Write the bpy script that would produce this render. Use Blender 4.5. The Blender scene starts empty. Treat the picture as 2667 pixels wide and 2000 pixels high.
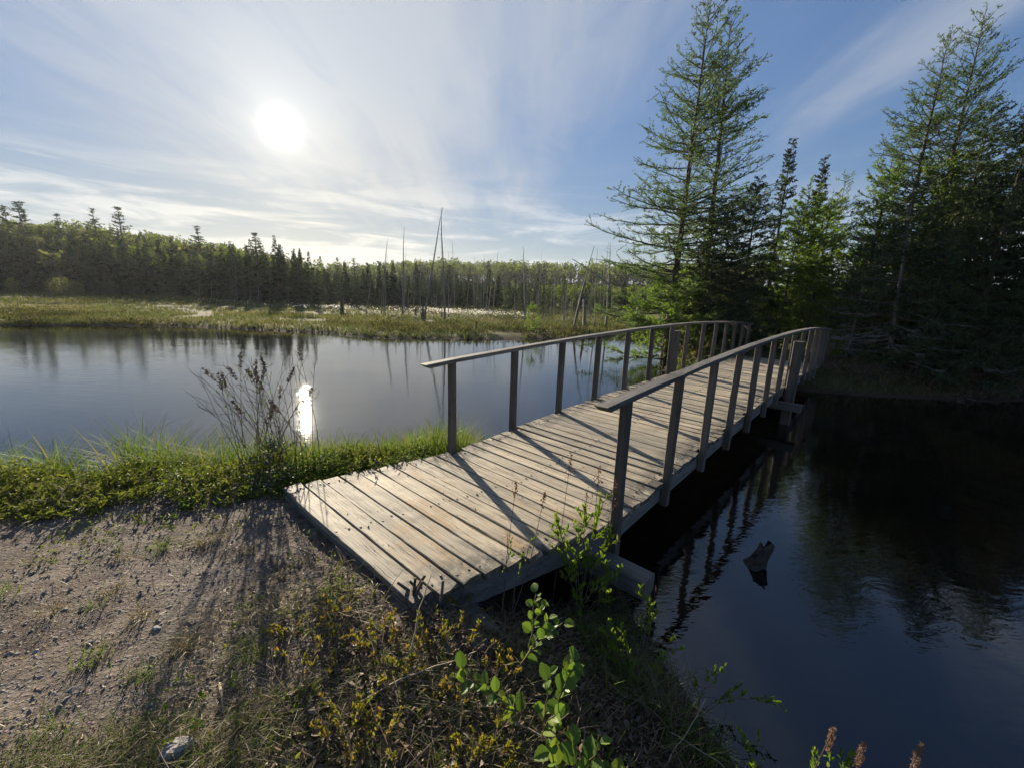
import bpy, math
import numpy as np
from mathutils import Vector, Matrix

SC = bpy.context.scene
COL = SC.collection
R = math.radians

# ------------------------------------------------------------------ camera
SUN_AZ, SUN_EL = -27.5, 16.2          # degrees, azimuth measured from +Y towards +X
cam_d = bpy.data.cameras.new('camera')
cam = bpy.data.objects.new('camera', cam_d)
COL.objects.link(cam)
cam_d.sensor_width = 36.0
cam_d.lens = 36.0 * 1080.0 / 2667.0
cam_d.clip_start = 0.05
cam_d.clip_end = 2000
cam.matrix_world = (Matrix.Translation((0, 0, 2.1)) @ Matrix.Rotation(R(90 - 12.8), 4, 'X')
                    @ Matrix.Rotation(R(1.7), 4, 'Z'))
SC.camera = cam

# ------------------------------------------------------------------ render settings
SC.view_settings.view_transform = 'Standard'
SC.view_settings.look = 'None'
SC.view_settings.exposure = 1.4
SC.view_settings.gamma = 1.0
SC.cycles.use_denoising = True
SC.cycles.use_adaptive_sampling = True
SC.cycles.adaptive_threshold = 0.02
SC.cycles.max_bounces = 5
SC.cycles.diffuse_bounces = 2
SC.cycles.glossy_bounces = 2
SC.cycles.transmission_bounces = 2
SC.cycles.transparent_max_bounces = 4
SC.cycles.caustics_reflective = False
SC.cycles.caustics_refractive = False
SC.cycles.sample_clamp_indirect = 6.0

SUN_DIR = Vector((math.sin(R(SUN_AZ)) * math.cos(R(SUN_EL)), math.cos(R(SUN_AZ)) * math.cos(R(SUN_EL)), math.sin(R(SUN_EL))))


# ------------------------------------------------------------------ node helper
class NT:
    def __init__(s, tree):
        s.t = tree
        s.t.nodes.clear()

    def n(s, typ, **kw):
        nd = s.t.nodes.new(typ)
        ins = kw.pop('ins', {})
        for k, v in kw.items():
            setattr(nd, k, v)
        for k, v in ins.items():
            s.put(nd.inputs[k], v)
        return nd

    def put(s, sock, v):
        if isinstance(v, bpy.types.NodeSocket):
            s.t.links.new(v, sock)
        elif isinstance(v, bpy.types.Node):
            s.t.links.new(v.outputs[0], sock)
        else:
            if sock.type == 'RGBA' and len(v) == 3:
                v = (*v, 1.0)
            sock.default_value = v

    def math(s, op, a, b=None, c=None, clamp=False):
        nd = s.n('ShaderNodeMath', operation=op, use_clamp=clamp)
        s.put(nd.inputs[0], a)
        if b is not None:
            s.put(nd.inputs[1], b)
        if c is not None:
            s.put(nd.inputs[2], c)
        return nd.outputs[0]

    def vmath(s, op, a, b=None):
        nd = s.n('ShaderNodeVectorMath', operation=op)
        s.put(nd.inputs[0], a)
        if b is not None:
            if op == 'SCALE':
                s.put(nd.inputs['Scale'], b)
            else:
                s.put(nd.inputs[1], b)
        return nd.outputs['Value'] if op in ('DOT_PRODUCT', 'LENGTH') else nd.outputs['Vector']

    def mix(s, fac, a, b, blend='MIX'):
        nd = s.n('ShaderNodeMix', data_type='RGBA', blend_type=blend)
        s.put(nd.inputs['Factor'], fac)
        s.put(nd.inputs[6], a)
        s.put(nd.inputs[7], b)
        return nd.outputs[2]

    def ramp(s, fac, stops, interp='LINEAR'):
        nd = s.n('ShaderNodeValToRGB')
        cr = nd.color_ramp
        cr.interpolation = interp
        while len(cr.elements) < len(stops):
            cr.elements.new(0.5)
        for e, (p, c) in zip(cr.elements, stops):
            e.position = p
            e.color = (*c, 1.0) if len(c) == 3 else c
        s.put(nd.inputs[0], fac)
        return nd.outputs[0]

    def noise(s, vec, scale, detail=3.0, rough=0.55, dist=0.0):
        nd = s.n('ShaderNodeTexNoise', ins={'Scale': scale, 'Detail': detail, 'Roughness': rough, 'Distortion': dist})
        if vec is not None:
            s.put(nd.inputs['Vector'], vec)
        return nd.outputs['Fac']

    def mrange(s, v, a, b, c=0.0, d=1.0, smooth=True):
        nd = s.n('ShaderNodeMapRange', interpolation_type='SMOOTHSTEP' if smooth else 'LINEAR')
        s.put(nd.inputs[0], v)
        for i, x in enumerate((a, b, c, d)):
            nd.inputs[i + 1].default_value = x
        return nd.outputs[0]

    def mapping(s, vec, scale=(1, 1, 1), rot=(0, 0, 0), loc=(0, 0, 0)):
        nd = s.n('ShaderNodeMapping')
        s.put(nd.inputs['Vector'], vec)
        nd.inputs['Scale'].default_value = scale
        nd.inputs['Rotation'].default_value = rot
        nd.inputs['Location'].default_value = loc
        return nd.outputs[0]


# ------------------------------------------------------------------ sky
world = bpy.data.worlds.new('World')
SC.world = world
world.use_nodes = True
w = NT(world.node_tree)
sky = w.n('ShaderNodeTexSky', sky_type='NISHITA', sun_disc=False, sun_elevation=R(SUN_EL), sun_rotation=R(SUN_AZ),
          air_density=1.0, dust_density=0.15, ozone_density=2.5)
dirv = w.n('ShaderNodeTexCoord').outputs['Generated']
sep = w.n('ShaderNodeSeparateXYZ', ins={0: dirv})
dz = w.math('MAXIMUM', sep.outputs[2], 0.0)
den = w.math('ADD', dz, 0.13)
uv = w.n('ShaderNodeCombineXYZ', ins={0: w.math('DIVIDE', sep.outputs[0], den), 1: w.math('DIVIDE', sep.outputs[1], den), 2: 0.0}).outputs[0]
cosang = w.vmath('DOT_PRODUCT', dirv, tuple(SUN_DIR))
ang = w.math('MULTIPLY', w.math('ARCCOSINE', w.math('MINIMUM', cosang, 0.99999)), 57.2958)


def gauss(a, width):
    q = w.math('DIVIDE', a, width)
    return w.math('EXPONENT', w.math('MULTIPLY', w.math('MULTIPLY', q, q), -1.0))


def expo(a, width):
    return w.math('EXPONENT', w.math('DIVIDE', a, -width))


# thin high cloud in long streaks that run away from the viewer
streak = w.noise(w.mapping(uv, (0.95, 0.16, 1), (0, 0, R(7))), 1.5, 4.0, 0.58, 0.5)
broad = w.noise(w.mapping(uv, (0.34, 0.20, 1), (0, 0, R(-12)), (3.1, 0.4, 0)), 1.1, 3.0, 0.5, 0.3)
wisp = w.noise(w.mapping(uv, (2.2, 0.62, 1), (0, 0, R(14)), (1.7, 5.2, 0)), 2.3, 5.0, 0.62, 0.8)
sumn = w.math('ADD', w.math('ADD', w.math('MULTIPLY', streak, 0.42), w.math('MULTIPLY', broad, 0.30)), w.math('MULTIPLY', wisp, 0.20))
ux, uy = w.n('ShaderNodeSeparateXYZ', ins={0: uv}).outputs[0:2]


def patch(cx, cy, wx, wy, amp):
    """a larger cloud sheet or a clearing, placed in the plane of the cloud layer"""
    g = w.math('MULTIPLY', gauss(w.math('SUBTRACT', ux, cx), wx), gauss(w.math('SUBTRACT', uy, cy), wy))
    return w.math('MULTIPLY', g, amp)


for args in ((-0.50, 1.6, 1.05, 1.7, 0.19), (0.55, 2.5, 0.42, 0.95, -0.10), (1.18, 1.35, 0.16, 0.75, 0.16), (0.25, 1.0, 0.45, 0.8, 0.10), (-2.2, 1.6, 0.9, 1.2, -0.05),
             (0.8, 3.2, 0.9, 0.5, 0.06)):
    sumn = w.math('ADD', sumn, patch(*args))
cloud = w.mrange(sumn, 0.46, 0.76)
near_sun = expo(ang, 22.0)
cloud = w.math('MINIMUM', w.math('ADD', w.math('MULTIPLY', cloud, 0.80), w.math('MULTIPLY', near_sun, 0.45)), 0.94)
# low bank of cloud above the horizon
lown = w.mrange(w.noise(w.mapping(dirv, (2.0, 2.0, 14.0), (R(2), R(-5), 0), (0.4, 0, 0.35)), 1.9, 4.0, 0.6, 0.6), 0.42, 0.62)
low = w.math('MULTIPLY', gauss(w.math('SUBTRACT', dz, 0.11), 0.085), lown)
haze = w.math('MULTIPLY', expo(dz, 0.075), 0.62)
cloud = w.math('MINIMUM', w.math('ADD', w.math('ADD', cloud, w.math('MULTIPLY', low, 0.50)), haze), 0.96)
glow = w.math('ADD', w.math('ADD', w.math('MULTIPLY', gauss(ang, 1.3), 0.8), w.math('MULTIPLY', expo(ang, 3.6), 0.24)),
              w.math('MULTIPLY', expo(ang, 20.0), 0.05))
cloudlit = w.math('ADD', w.math('ADD', 0.335, w.math('MULTIPLY', expo(ang, 24.0), 0.11)), w.math('ADD', w.math('MULTIPLY', low, 0.10), w.math('MULTIPLY', expo(dz, 0.11), 0.16)))
cloudcol = w.vmath('SCALE', (0.90, 1.0, 1.15), cloudlit)
# the low sun warms the cloud near the horizon below it
warm = w.math('MULTIPLY', expo(ang, 26.0), w.mrange(dz, 0.0, 0.42, 1.0, 0.15))
cloudcol = w.mix(w.math('MULTIPLY', warm, 1.5, clamp=True), cloudcol, w.vmath('SCALE', (1.10, 1.04, 0.88), cloudlit))
base = w.vmath('MULTIPLY', w.vmath('SCALE', sky.outputs[0], 0.12), (0.88, 1.02, 1.24))
lum = w.vmath('DOT_PRODUCT', base, (0.2, 0.6, 0.2))
base = w.vmath('SCALE', base, w.math('DIVIDE', 0.34, w.math('ADD', lum, 0.34)))
mixed = w.mix(cloud, base, cloudcol)
glowcol = w.vmath('SCALE', (1.0, 0.965, 0.85), glow)
total = w.vmath('ADD', mixed, glowcol)
bg = w.n('ShaderNodeBackground', ins={'Color': total, 'Strength': 0.58})
w.n('ShaderNodeOutputWorld', ins={'Surface': bg})

# ------------------------------------------------------------------ sun
sun_d = bpy.data.lights.new('sun', 'SUN')
sun_d.energy = 5.0
sun_d.angle = R(0.6)
sun_d.color = (1.0, 0.87, 0.68)
sun_o = bpy.data.objects.new('sun', sun_d)
COL.objects.link(sun_o)
sun_o.rotation_euler = (-SUN_DIR).to_track_quat('-Z', 'Y').to_euler()
sun_o.location = (0, 0, 30)


# ------------------------------------------------------------------ mesh builder
class MB:
    def __init__(s):
        s.v = []
        s.f = []
        s.n = 0

    def add(s, V, F, m=0):
        V = np.asarray(V, float).reshape(-1, 3)
        F = np.asarray(F, np.int64)
        s.v.append(V)
        s.f.append((F + s.n, m))
        s.n += len(V)

    def mesh(s, name, mats, smooth=False):
        me = bpy.data.meshes.new(name)
        V = np.concatenate(s.v)
        me.vertices.add(len(V))
        me.vertices.foreach_set('co', V.astype(np.float32).ravel())
        loops = np.concatenate([F.ravel() for F, _ in s.f])
        tot = np.concatenate([np.full(len(F), F.shape[1]) for F, _ in s.f])
        mi = np.concatenate([np.full(len(F), m) for F, m in s.f])
        me.loops.add(len(loops))
        me.loops.foreach_set('vertex_index', loops.astype(np.int32))
        me.polygons.add(len(tot))
        me.polygons.foreach_set('loop_start', np.concatenate([[0], np.cumsum(tot)[:-1]]).astype(np.int32))
        me.polygons.foreach_set('material_index', mi.astype(np.int32))
        me.polygons.foreach_set('use_smooth', np.full(len(tot), smooth))
        for m in mats:
            me.materials.append(m)
        me.update(calc_edges=True)
        me.validate()
        return me

    def obj(s, name, mats, parent=None, smooth=False, loc=None):
        if not isinstance(mats, (list, tuple)):
            mats = [mats]
        return link(name, s.mesh(name, mats, smooth), parent, loc)


def link(name, data, parent=None, loc=None):
    o = bpy.data.objects.new(name, data)
    COL.objects.link(o)
    if parent:
        o.parent = parent
    if loc is not None:
        o.location = loc
    return o


def tag(o, label=None, cat=None, group=None, kind=None):
    if label:
        o['label'] = label
    if cat:
        o['category'] = cat
    if group:
        o['group'] = group
    if kind:
        o['kind'] = kind
    return o


def thing(name, label, cat, loc=(0, 0, 0), rz=0.0, group=None):
    o = link(name, None, None, loc)
    o.empty_display_size = 0.1
    o.rotation_euler = (0, 0, rz)
    return tag(o, label, cat, group)


def copy_tree(o, loc, rz=0.0, scale=1.0, label=None, tilt=(0, 0)):
    c = o.copy()
    COL.objects.link(c)
    c.location = loc
    c.rotation_euler = (tilt[0], tilt[1], rz)
    c.scale = (scale,) * 3 if np.isscalar(scale) else scale
    if label:
        c['label'] = label
    for ch in o.children:
        k = ch.copy()
        COL.objects.link(k)
        k.parent = c
    return c


def unit(a):
    return a / np.maximum(np.linalg.norm(a, axis=-1, keepdims=True), 1e-9)


def tubes(mb, P, Rr, sides=4, m=0, cap=False):
    """P (N,K,3) centre lines, Rr (N,K) radii"""
    P = np.asarray(P, float)
    Rr = np.asarray(Rr, float)
    if P.ndim == 2:
        P = P[None]
        Rr = Rr[None]
    N, K, _ = P.shape
    T = np.empty_like(P)
    T[:, 1:-1] = P[:, 2:] - P[:, :-2]
    T[:, 0] = P[:, 1] - P[:, 0]
    T[:, -1] = P[:, -1] - P[:, -2]
    T = unit(T)
    mean = unit(P[:, -1] - P[:, 0])
    ref = np.where(np.abs(mean[:, 2:3]) > 0.8, np.array([[1.0, 0.2, 0]]), np.array([[0, 0, 1.0]]))[:, None, :]
    U = unit(np.cross(T, np.broadcast_to(ref, T.shape)))
    W_ = np.cross(T, U)
    a = np.arange(sides) * 2 * np.pi / sides
    ring = P[:, :, None] + Rr[:, :, None, None] * (np.cos(a)[:, None] * U[:, :, None] + np.sin(a)[:, None] * W_[:, :, None])
    idx = np.arange(N * K * sides).reshape(N, K, sides)
    nx = np.roll(idx, -1, axis=2)
    F = np.stack([idx[:, :-1], nx[:, :-1], nx[:, 1:], idx[:, 1:]], -1).reshape(-1, 4)
    mb.add(ring.reshape(-1, 3), F, m)
    if cap:
        base = mb.n - N * K * sides
        for i in range(N):
            e = idx[i, -1] + base
            mb.f.append((e[None, :], m))
            e = idx[i, 0][::-1] + base
            mb.f.append((e[None, :], m))


def leaves(mb, B, D, Nn, L, Wd, m=0, fold=0.15, wide=0.45):
    """rhombic leaf faces: base B, direction D, rough normal Nn"""
    D = unit(D)
    S = unit(np.cross(D, Nn))
    up = np.cross(S, D)
    L = np.asarray(L, float).reshape(-1, 1)
    Wd = np.asarray(Wd, float).reshape(-1, 1)
    mid = B + D * L * wide + up * Wd * fold
    V = np.stack([B, mid + S * Wd / 2, B + D * L, mid - S * Wd / 2], 1)
    n = len(B)
    mb.add(V.reshape(-1, 3), np.arange(4 * n).reshape(n, 4), m)


def leaves6(mb, B, D, Nn, L, Wd, m=0, fold=.3, curl=.2):
    """six-point leaves folded on the midrib and curled along it"""
    D = unit(D)
    S = unit(np.cross(D, Nn))
    up = np.cross(S, D)
    L = np.asarray(L, float).reshape(-1, 1)
    W2 = np.asarray(Wd, float).reshape(-1, 1) / 2
    cu = np.broadcast_to(np.asarray(curl, float).reshape(-1, 1), L.shape)
    fo = np.broadcast_to(np.asarray(fold, float).reshape(-1, 1), L.shape)

    def pt(t, side):
        return B + D * L * t + up * L * cu * t * t + side * S * W2 + up * W2 * fo * abs(side)
    V = np.stack([pt(0, 0), pt(.30, 1), pt(.68, .85), pt(1, 0), pt(.68, -.85), pt(.30, -1)], 1)
    n = len(B)
    o = (np.arange(n) * 6)[:, None, None]
    mb.add(V.reshape(-1, 3), (np.array([[0, 1, 2, 3], [0, 3, 4, 5]])[None] + o).reshape(-1, 4), m)


def blades(mb, B, az, L, Wd, lean, bend, segs=3, m=0, rng=None):
    """curved grass blades standing on points B"""
    n = len(B)
    t = np.linspace(0, 1, segs + 1)[None, :]
    L = np.asarray(L)[:, None]
    lean = np.asarray(lean)[:, None]
    bend = np.asarray(bend)[:, None]
    h = L * (lean * t + bend * t * t)
    z = L * (t - 0.45 * (lean + bend) * t ** 2 * 0.8)
    dx, dy = np.sin(az)[:, None], np.cos(az)[:, None]
    C = np.stack([B[:, 0:1] + h * dx, B[:, 1:2] + h * dy, B[:, 2:3] + z], -1)
    wa = az + (np.pi / 2 if rng is None else np.pi / 2 + rng.normal(0, 0.7, n))
    S = np.stack([np.sin(wa), np.cos(wa), np.zeros(n)], -1)[:, None, :]
    wid = (np.asarray(Wd)[:, None] * (1 - t ** 1.6) * 0.5)[:, :, None]
    A = C + S * wid
    Bv = C - S * wid
    V = np.concatenate([A, Bv[:, :-1]], 1)
    k = segs + 1
    F4 = []
    for j in range(segs - 1):
        F4.append([j, j + 1, k + j + 1, k + j])
    off = (np.arange(n) * (2 * k - 1))[:, None, None]
    base = mb.n
    mb.add(V.reshape(-1, 3), (np.array(F4)[None] + off).reshape(-1, 4), m)
    F3 = np.array([[segs - 1, segs, k + segs - 1]])[None] + off + base
    mb.f.append((F3.reshape(-1, 3), m))


# value noise for shaping terrain and planting
_tab = np.random.default_rng(11).random((256, 256))


def vnoise(x, y, f=1.0, oct=4, g=0.5):
    x = np.asarray(x, float) * f
    y = np.asarray(y, float) * f
    out = 0
    a = 1.0
    s = 0
    for o in range(oct):
        xi = np.floor(x).astype(int)
        yi = np.floor(y).astype(int)
        fx = x - xi
        fy = y - yi
        fx = fx * fx * (3 - 2 * fx)
        fy = fy * fy * (3 - 2 * fy)
        g00 = _tab[xi % 256, yi % 256]
        g10 = _tab[(xi + 1) % 256, yi % 256]
        g01 = _tab[xi % 256, (yi + 1) % 256]
        g11 = _tab[(xi + 1) % 256, (yi + 1) % 256]
        out = out + a * ((g00 * (1 - fx) + g10 * fx) * (1 - fy) + (g01 * (1 - fx) + g11 * fx) * fy)
        s += a
        a *= g
        x = x * 2.03 + 17.3
        y = y * 2.03 + 9.1
    return out / s - 0.5


def sstep(a, b, x):
    t = np.clip((x - a) / (b - a), 0, 1)
    return t * t * (3 - 2 * t)


def sdist(poly, x, y):
    """signed distance to a closed polygon, positive inside"""
    poly = np.array(poly, float)
    x = np.asarray(x, float)
    y = np.asarray(y, float)
    d = np.full(x.shape, 1e9)
    ins = np.zeros(x.shape, bool)
    n = len(poly)
    for i in range(n):
        ax, ay = poly[i]
        bx, by = poly[(i + 1) % n]
        ex, ey = bx - ax, by - ay
        t = np.clip(((x - ax) * ex + (y - ay) * ey) / (ex * ex + ey * ey), 0, 1)
        d = np.minimum(d, (x - ax - t * ex) ** 2 + (y - ay - t * ey) ** 2)
        if ay != by:
            c = ((ay > y) != (by > y)) & (x < (bx - ax) * (y - ay) / (by - ay) + ax)
            ins ^= c
    d = np.sqrt(d)
    return np.where(ins, d, -d)


# ------------------------------------------------------------------ materials
def new_mat(name):
    m = bpy.data.materials.new(name)
    m.use_nodes = True
    return m, NT(m.node_tree)


def finish(t, surf):
    t.n('ShaderNodeOutputMaterial', ins={'Surface': surf})


def leaf_mat(name, stops, transl=0.45, rough=0.55, tint=(1.0, 1.0, 0.8), patch=None, spec=0.25):
    """foliage: colour differs from leaf to leaf, light passes through"""
    m, t = new_mat(name)
    rnd = t.n('ShaderNodeNewGeometry').outputs['Random Per Island']
    col = t.ramp(rnd, stops)
    if patch:
        co = t.n('ShaderNodeTexCoord').outputs['Object']
        f = t.mrange(t.noise(co, patch[0], 3.0), 0.38, 0.62)
        col = t.mix(f, col, t.mix(0.65, col, patch[1]))
    b = t.n('ShaderNodeBsdfPrincipled', ins={'Base Color': col, 'Roughness': rough, 'Specular IOR Level': spec})
    tr = t.n('ShaderNodeBsdfTranslucent', ins={'Color': t.mix(1.0, col, tint, 'MULTIPLY')})
    finish(t, t.n('ShaderNodeMixShader', ins={0: transl, 1: b, 2: tr}))
    return m


def plain_mat(name, c1, c2, scale=8.0, rough=0.85, stretch=(1, 1, 1), bump=0.3, dist=0.01, spec=0.3):
    m, t = new_mat(name)
    co = t.n('ShaderNodeTexCoord').outputs['Object']
    v = t.mapping(co, stretch)
    f = t.noise(v, scale, 6.0, 0.65)
    col = t.mix(t.mrange(f, 0.32, 0.68), c1, c2)
    bp = t.n('ShaderNodeBump', ins={'Strength': bump, 'Distance': dist, 'Height': f})
    finish(t, t.n('ShaderNodeBsdfPrincipled', ins={'Base Color': col, 'Roughness': rough, 'Specular IOR Level': spec, 'Normal': bp}))
    return m


M = {}
M['needle_larch'] = leaf_mat('needle_larch', [(0, (0.058, 0.111, 0.026)), (.5, (0.098, 0.169, 0.036)), (1, (0.143, 0.215, 0.052))], .5)
M['needle_larch_young'] = leaf_mat('needle_larch_young', [(0, (0.095, 0.169, 0.022)), (.5, (0.142, 0.236, 0.030)), (1, (0.203, 0.290, 0.047))], .65)
M['needle_spruce'] = leaf_mat('needle_spruce', [(0, (0.024, 0.046, 0.019)), (.6, (0.043, 0.076, 0.027)), (1, (0.074, 0.111, 0.035))], .28)
M['needle_fir'] = leaf_mat('needle_fir', [(0, (0.016, 0.032, 0.018)), (.6, (0.028, 0.051, 0.025)), (1, (0.046, 0.071, 0.032))], .22)
M['bark_dark'] = plain_mat('bark_dark', (.045, .036, .028), (.12, .10, .085), 14, .9, (1, 1, .25), .6, .02)
M['bark_grey'] = plain_mat('bark_grey', (.12, .105, .09), (.30, .28, .25), 10, .9, (1, 1, .3), .5, .02)
M['dead_wood'] = plain_mat('dead_wood', (.13, .115, .10), (.27, .25, .225), 6, .85, (3, 3, .4), .4, .02)
M['dead_twig'] = plain_mat('dead_twig', (.16, .145, .13), (.33, .31, .28), 20, .85)
M['far_spruce'] = leaf_mat('far_spruce', [(0, (0.022, 0.041, 0.022)), (.6, (0.041, 0.065, 0.030)), (1, (0.068, 0.097, 0.041))], .22, spec=0.0)
M['far_pine'] = leaf_mat('far_pine', [(0, (0.030, 0.057, 0.030)), (.6, (0.051, 0.084, 0.038)), (1, (0.078, 0.119, 0.049))], .25, spec=0.0)
M['far_leaf'] = leaf_mat('far_leaf', [(0, (0.066, 0.102, 0.024)), (.5, (0.114, 0.156, 0.036)), (1, (0.180, 0.210, 0.054))], .5, spec=0.0)
M['far_leaf_pale'] = leaf_mat('far_leaf_pale', [(0, (0.098, 0.109, 0.040)), (.5, (0.144, 0.161, 0.052)), (1, (0.190, 0.201, 0.075))], .5, spec=0.0)
M['bog_blade'] = leaf_mat('bog_blade', [(0, (0.066, 0.084, 0.022)), (.35, (0.114, 0.126, 0.036)), (.7, (0.174, 0.156, 0.062)), (1, (0.222, 0.180, 0.090))], .45,
                          spec=0.05, patch=(0.22, (0.060, 0.102, 0.022)))
M['bog_shrub'] = leaf_mat('bog_shrub', [(0, (0.033, 0.044, 0.015)), (.5, (0.061, 0.068, 0.024)), (1, (0.099, 0.086, 0.037))], .3, spec=0.0)
M['cotton'] = leaf_mat('cotton', [(0, (.62, .60, .54)), (1, (.82, .80, .74))], .5, tint=(1, 1, 1), spec=0.0)
M['sedge'] = leaf_mat('sedge', [(0, (.070, .125, .018)), (.5, (.110, .175, .026)), (.8, (.150, .185, .040)), (1, (.27, .22, .09))], .5, spec=0.08)
M['herb'] = leaf_mat('herb', [(0, (.060, .115, .018)), (.5, (.105, .170, .024)), (.85, (.160, .200, .030)), (1, (.21, .19, .04))], .5,
                     spec=0.10, patch=(1.3, (.19, .20, .04)))
M['dry_grass'] = leaf_mat('dry_grass', [(0, (.13, .10, .055)), (.5, (.23, .185, .10)), (.8, (.33, .27, .15)), (1, (.13, .15, .045))], .35)
M['litter'] = leaf_mat('litter', [(0, (.050, .030, .020)), (.5, (.105, .068, .046)), (.9, (.17, .115, .080)), (1, (.24, .19, .15))], .12)
M['orange_leaf'] = leaf_mat('orange_leaf', [(0, (.12, .16, .022)), (.40, (.21, .22, .025)), (.75, (.29, .20, .030)), (1, (.30, .14, .04))], .5)
M['lime_leaf'] = leaf_mat('lime_leaf', [(0, (.105, .175, .016)), (.5, (.155, .235, .020)), (1, (.22, .28, .035))], .5)
M['alder_leaf'] = None
M['dark_leaf'] = leaf_mat('dark_leaf', [(0, (.035, .055, .014)), (.6, (.060, .080, .020)), (1, (.090, .095, .030))], .35)
M['seed_head'] = leaf_mat('seed_head', [(0, (.050, .030, .022)), (.6, (.085, .050, .034)), (1, (.13, .085, .06))], .15)
M['red_head'] = leaf_mat('red_head', [(0, (.12, .045, .025)), (.6, (.17, .065, .035)), (1, (.22, .10, .06))], .25)
M['plume'] = leaf_mat('plume', [(0, (.17, .10, .065)), (.6, (.26, .16, .10)), (1, (.34, .22, .15))], .3)
M['stem'] = plain_mat('stem', (.085, .055, .042), (.17, .12, .09), 30, .8)
M['green_stem'] = plain_mat('green_stem', (.10, .12, .03), (.16, .13, .05), 30, .7)
M['pale_stick'] = plain_mat('pale_stick', (.24, .19, .13), (.42, .35, .25), 24, .85, (1, 1, 1))
M['wet_wood'] = plain_mat('wet_wood', (.018, .014, .011), (.045, .037, .03), 14, .6, (1, 1, .3), .6, .02)
M['stone'] = plain_mat('stone', (.16, .15, .145), (.34, .33, .31), 9, .9, (1, 1, 1), .7, .01)
M['pebble'] = plain_mat('pebble', (.11, .095, .08), (.27, .245, .22), 3, .9)


def mk_alder():
    m, t = new_mat('alder_leaf')
    co = t.n('ShaderNodeTexCoord').outputs['Object']
    sp = t.n('ShaderNodeSeparateXYZ', ins={0: co})
    rnd = t.n('ShaderNodeObjectInfo').outputs['Random']
    # herringbone side veins and a midrib
    ax = t.math('ABSOLUTE', sp.outputs[0])
    v = t.math('FRACT', t.math('MULTIPLY', t.math('SUBTRACT', sp.outputs[1], t.math('MULTIPLY', ax, 0.75)), 8.0))
    vein = t.math('MAXIMUM', t.mrange(t.math('ABSOLUTE', t.math('SUBTRACT', v, 0.5)), 0.0, 0.12, 1.0, 0.0), t.mrange(ax, 0.0, 0.025, 1.0, 0.0))
    col = t.ramp(rnd, [(0, (.085, .165, .030)), (.5, (.125, .215, .030)), (1, (.19, .25, .028))])
    col = t.mix(t.math('MULTIPLY', vein, 0.45), col, (.26, .31, .10))
    bp = t.n('ShaderNodeBump', ins={'Strength': 0.5, 'Distance': 0.02, 'Height': t.math('SUBTRACT', 1.0, vein)})
    b = t.n('ShaderNodeBsdfPrincipled', ins={'Base Color': col, 'Roughness': 0.45, 'Specular IOR Level': 0.35, 'Normal': bp})
    tr = t.n('ShaderNodeBsdfTranslucent', ins={'Color': t.mix(1.0, col, (1.1, 1.1, .6), 'MULTIPLY')})
    finish(t, t.n('ShaderNodeMixShader', ins={0: 0.48, 1: b, 2: tr}))
    return m


M['alder_leaf'] = mk_alder()


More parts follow.
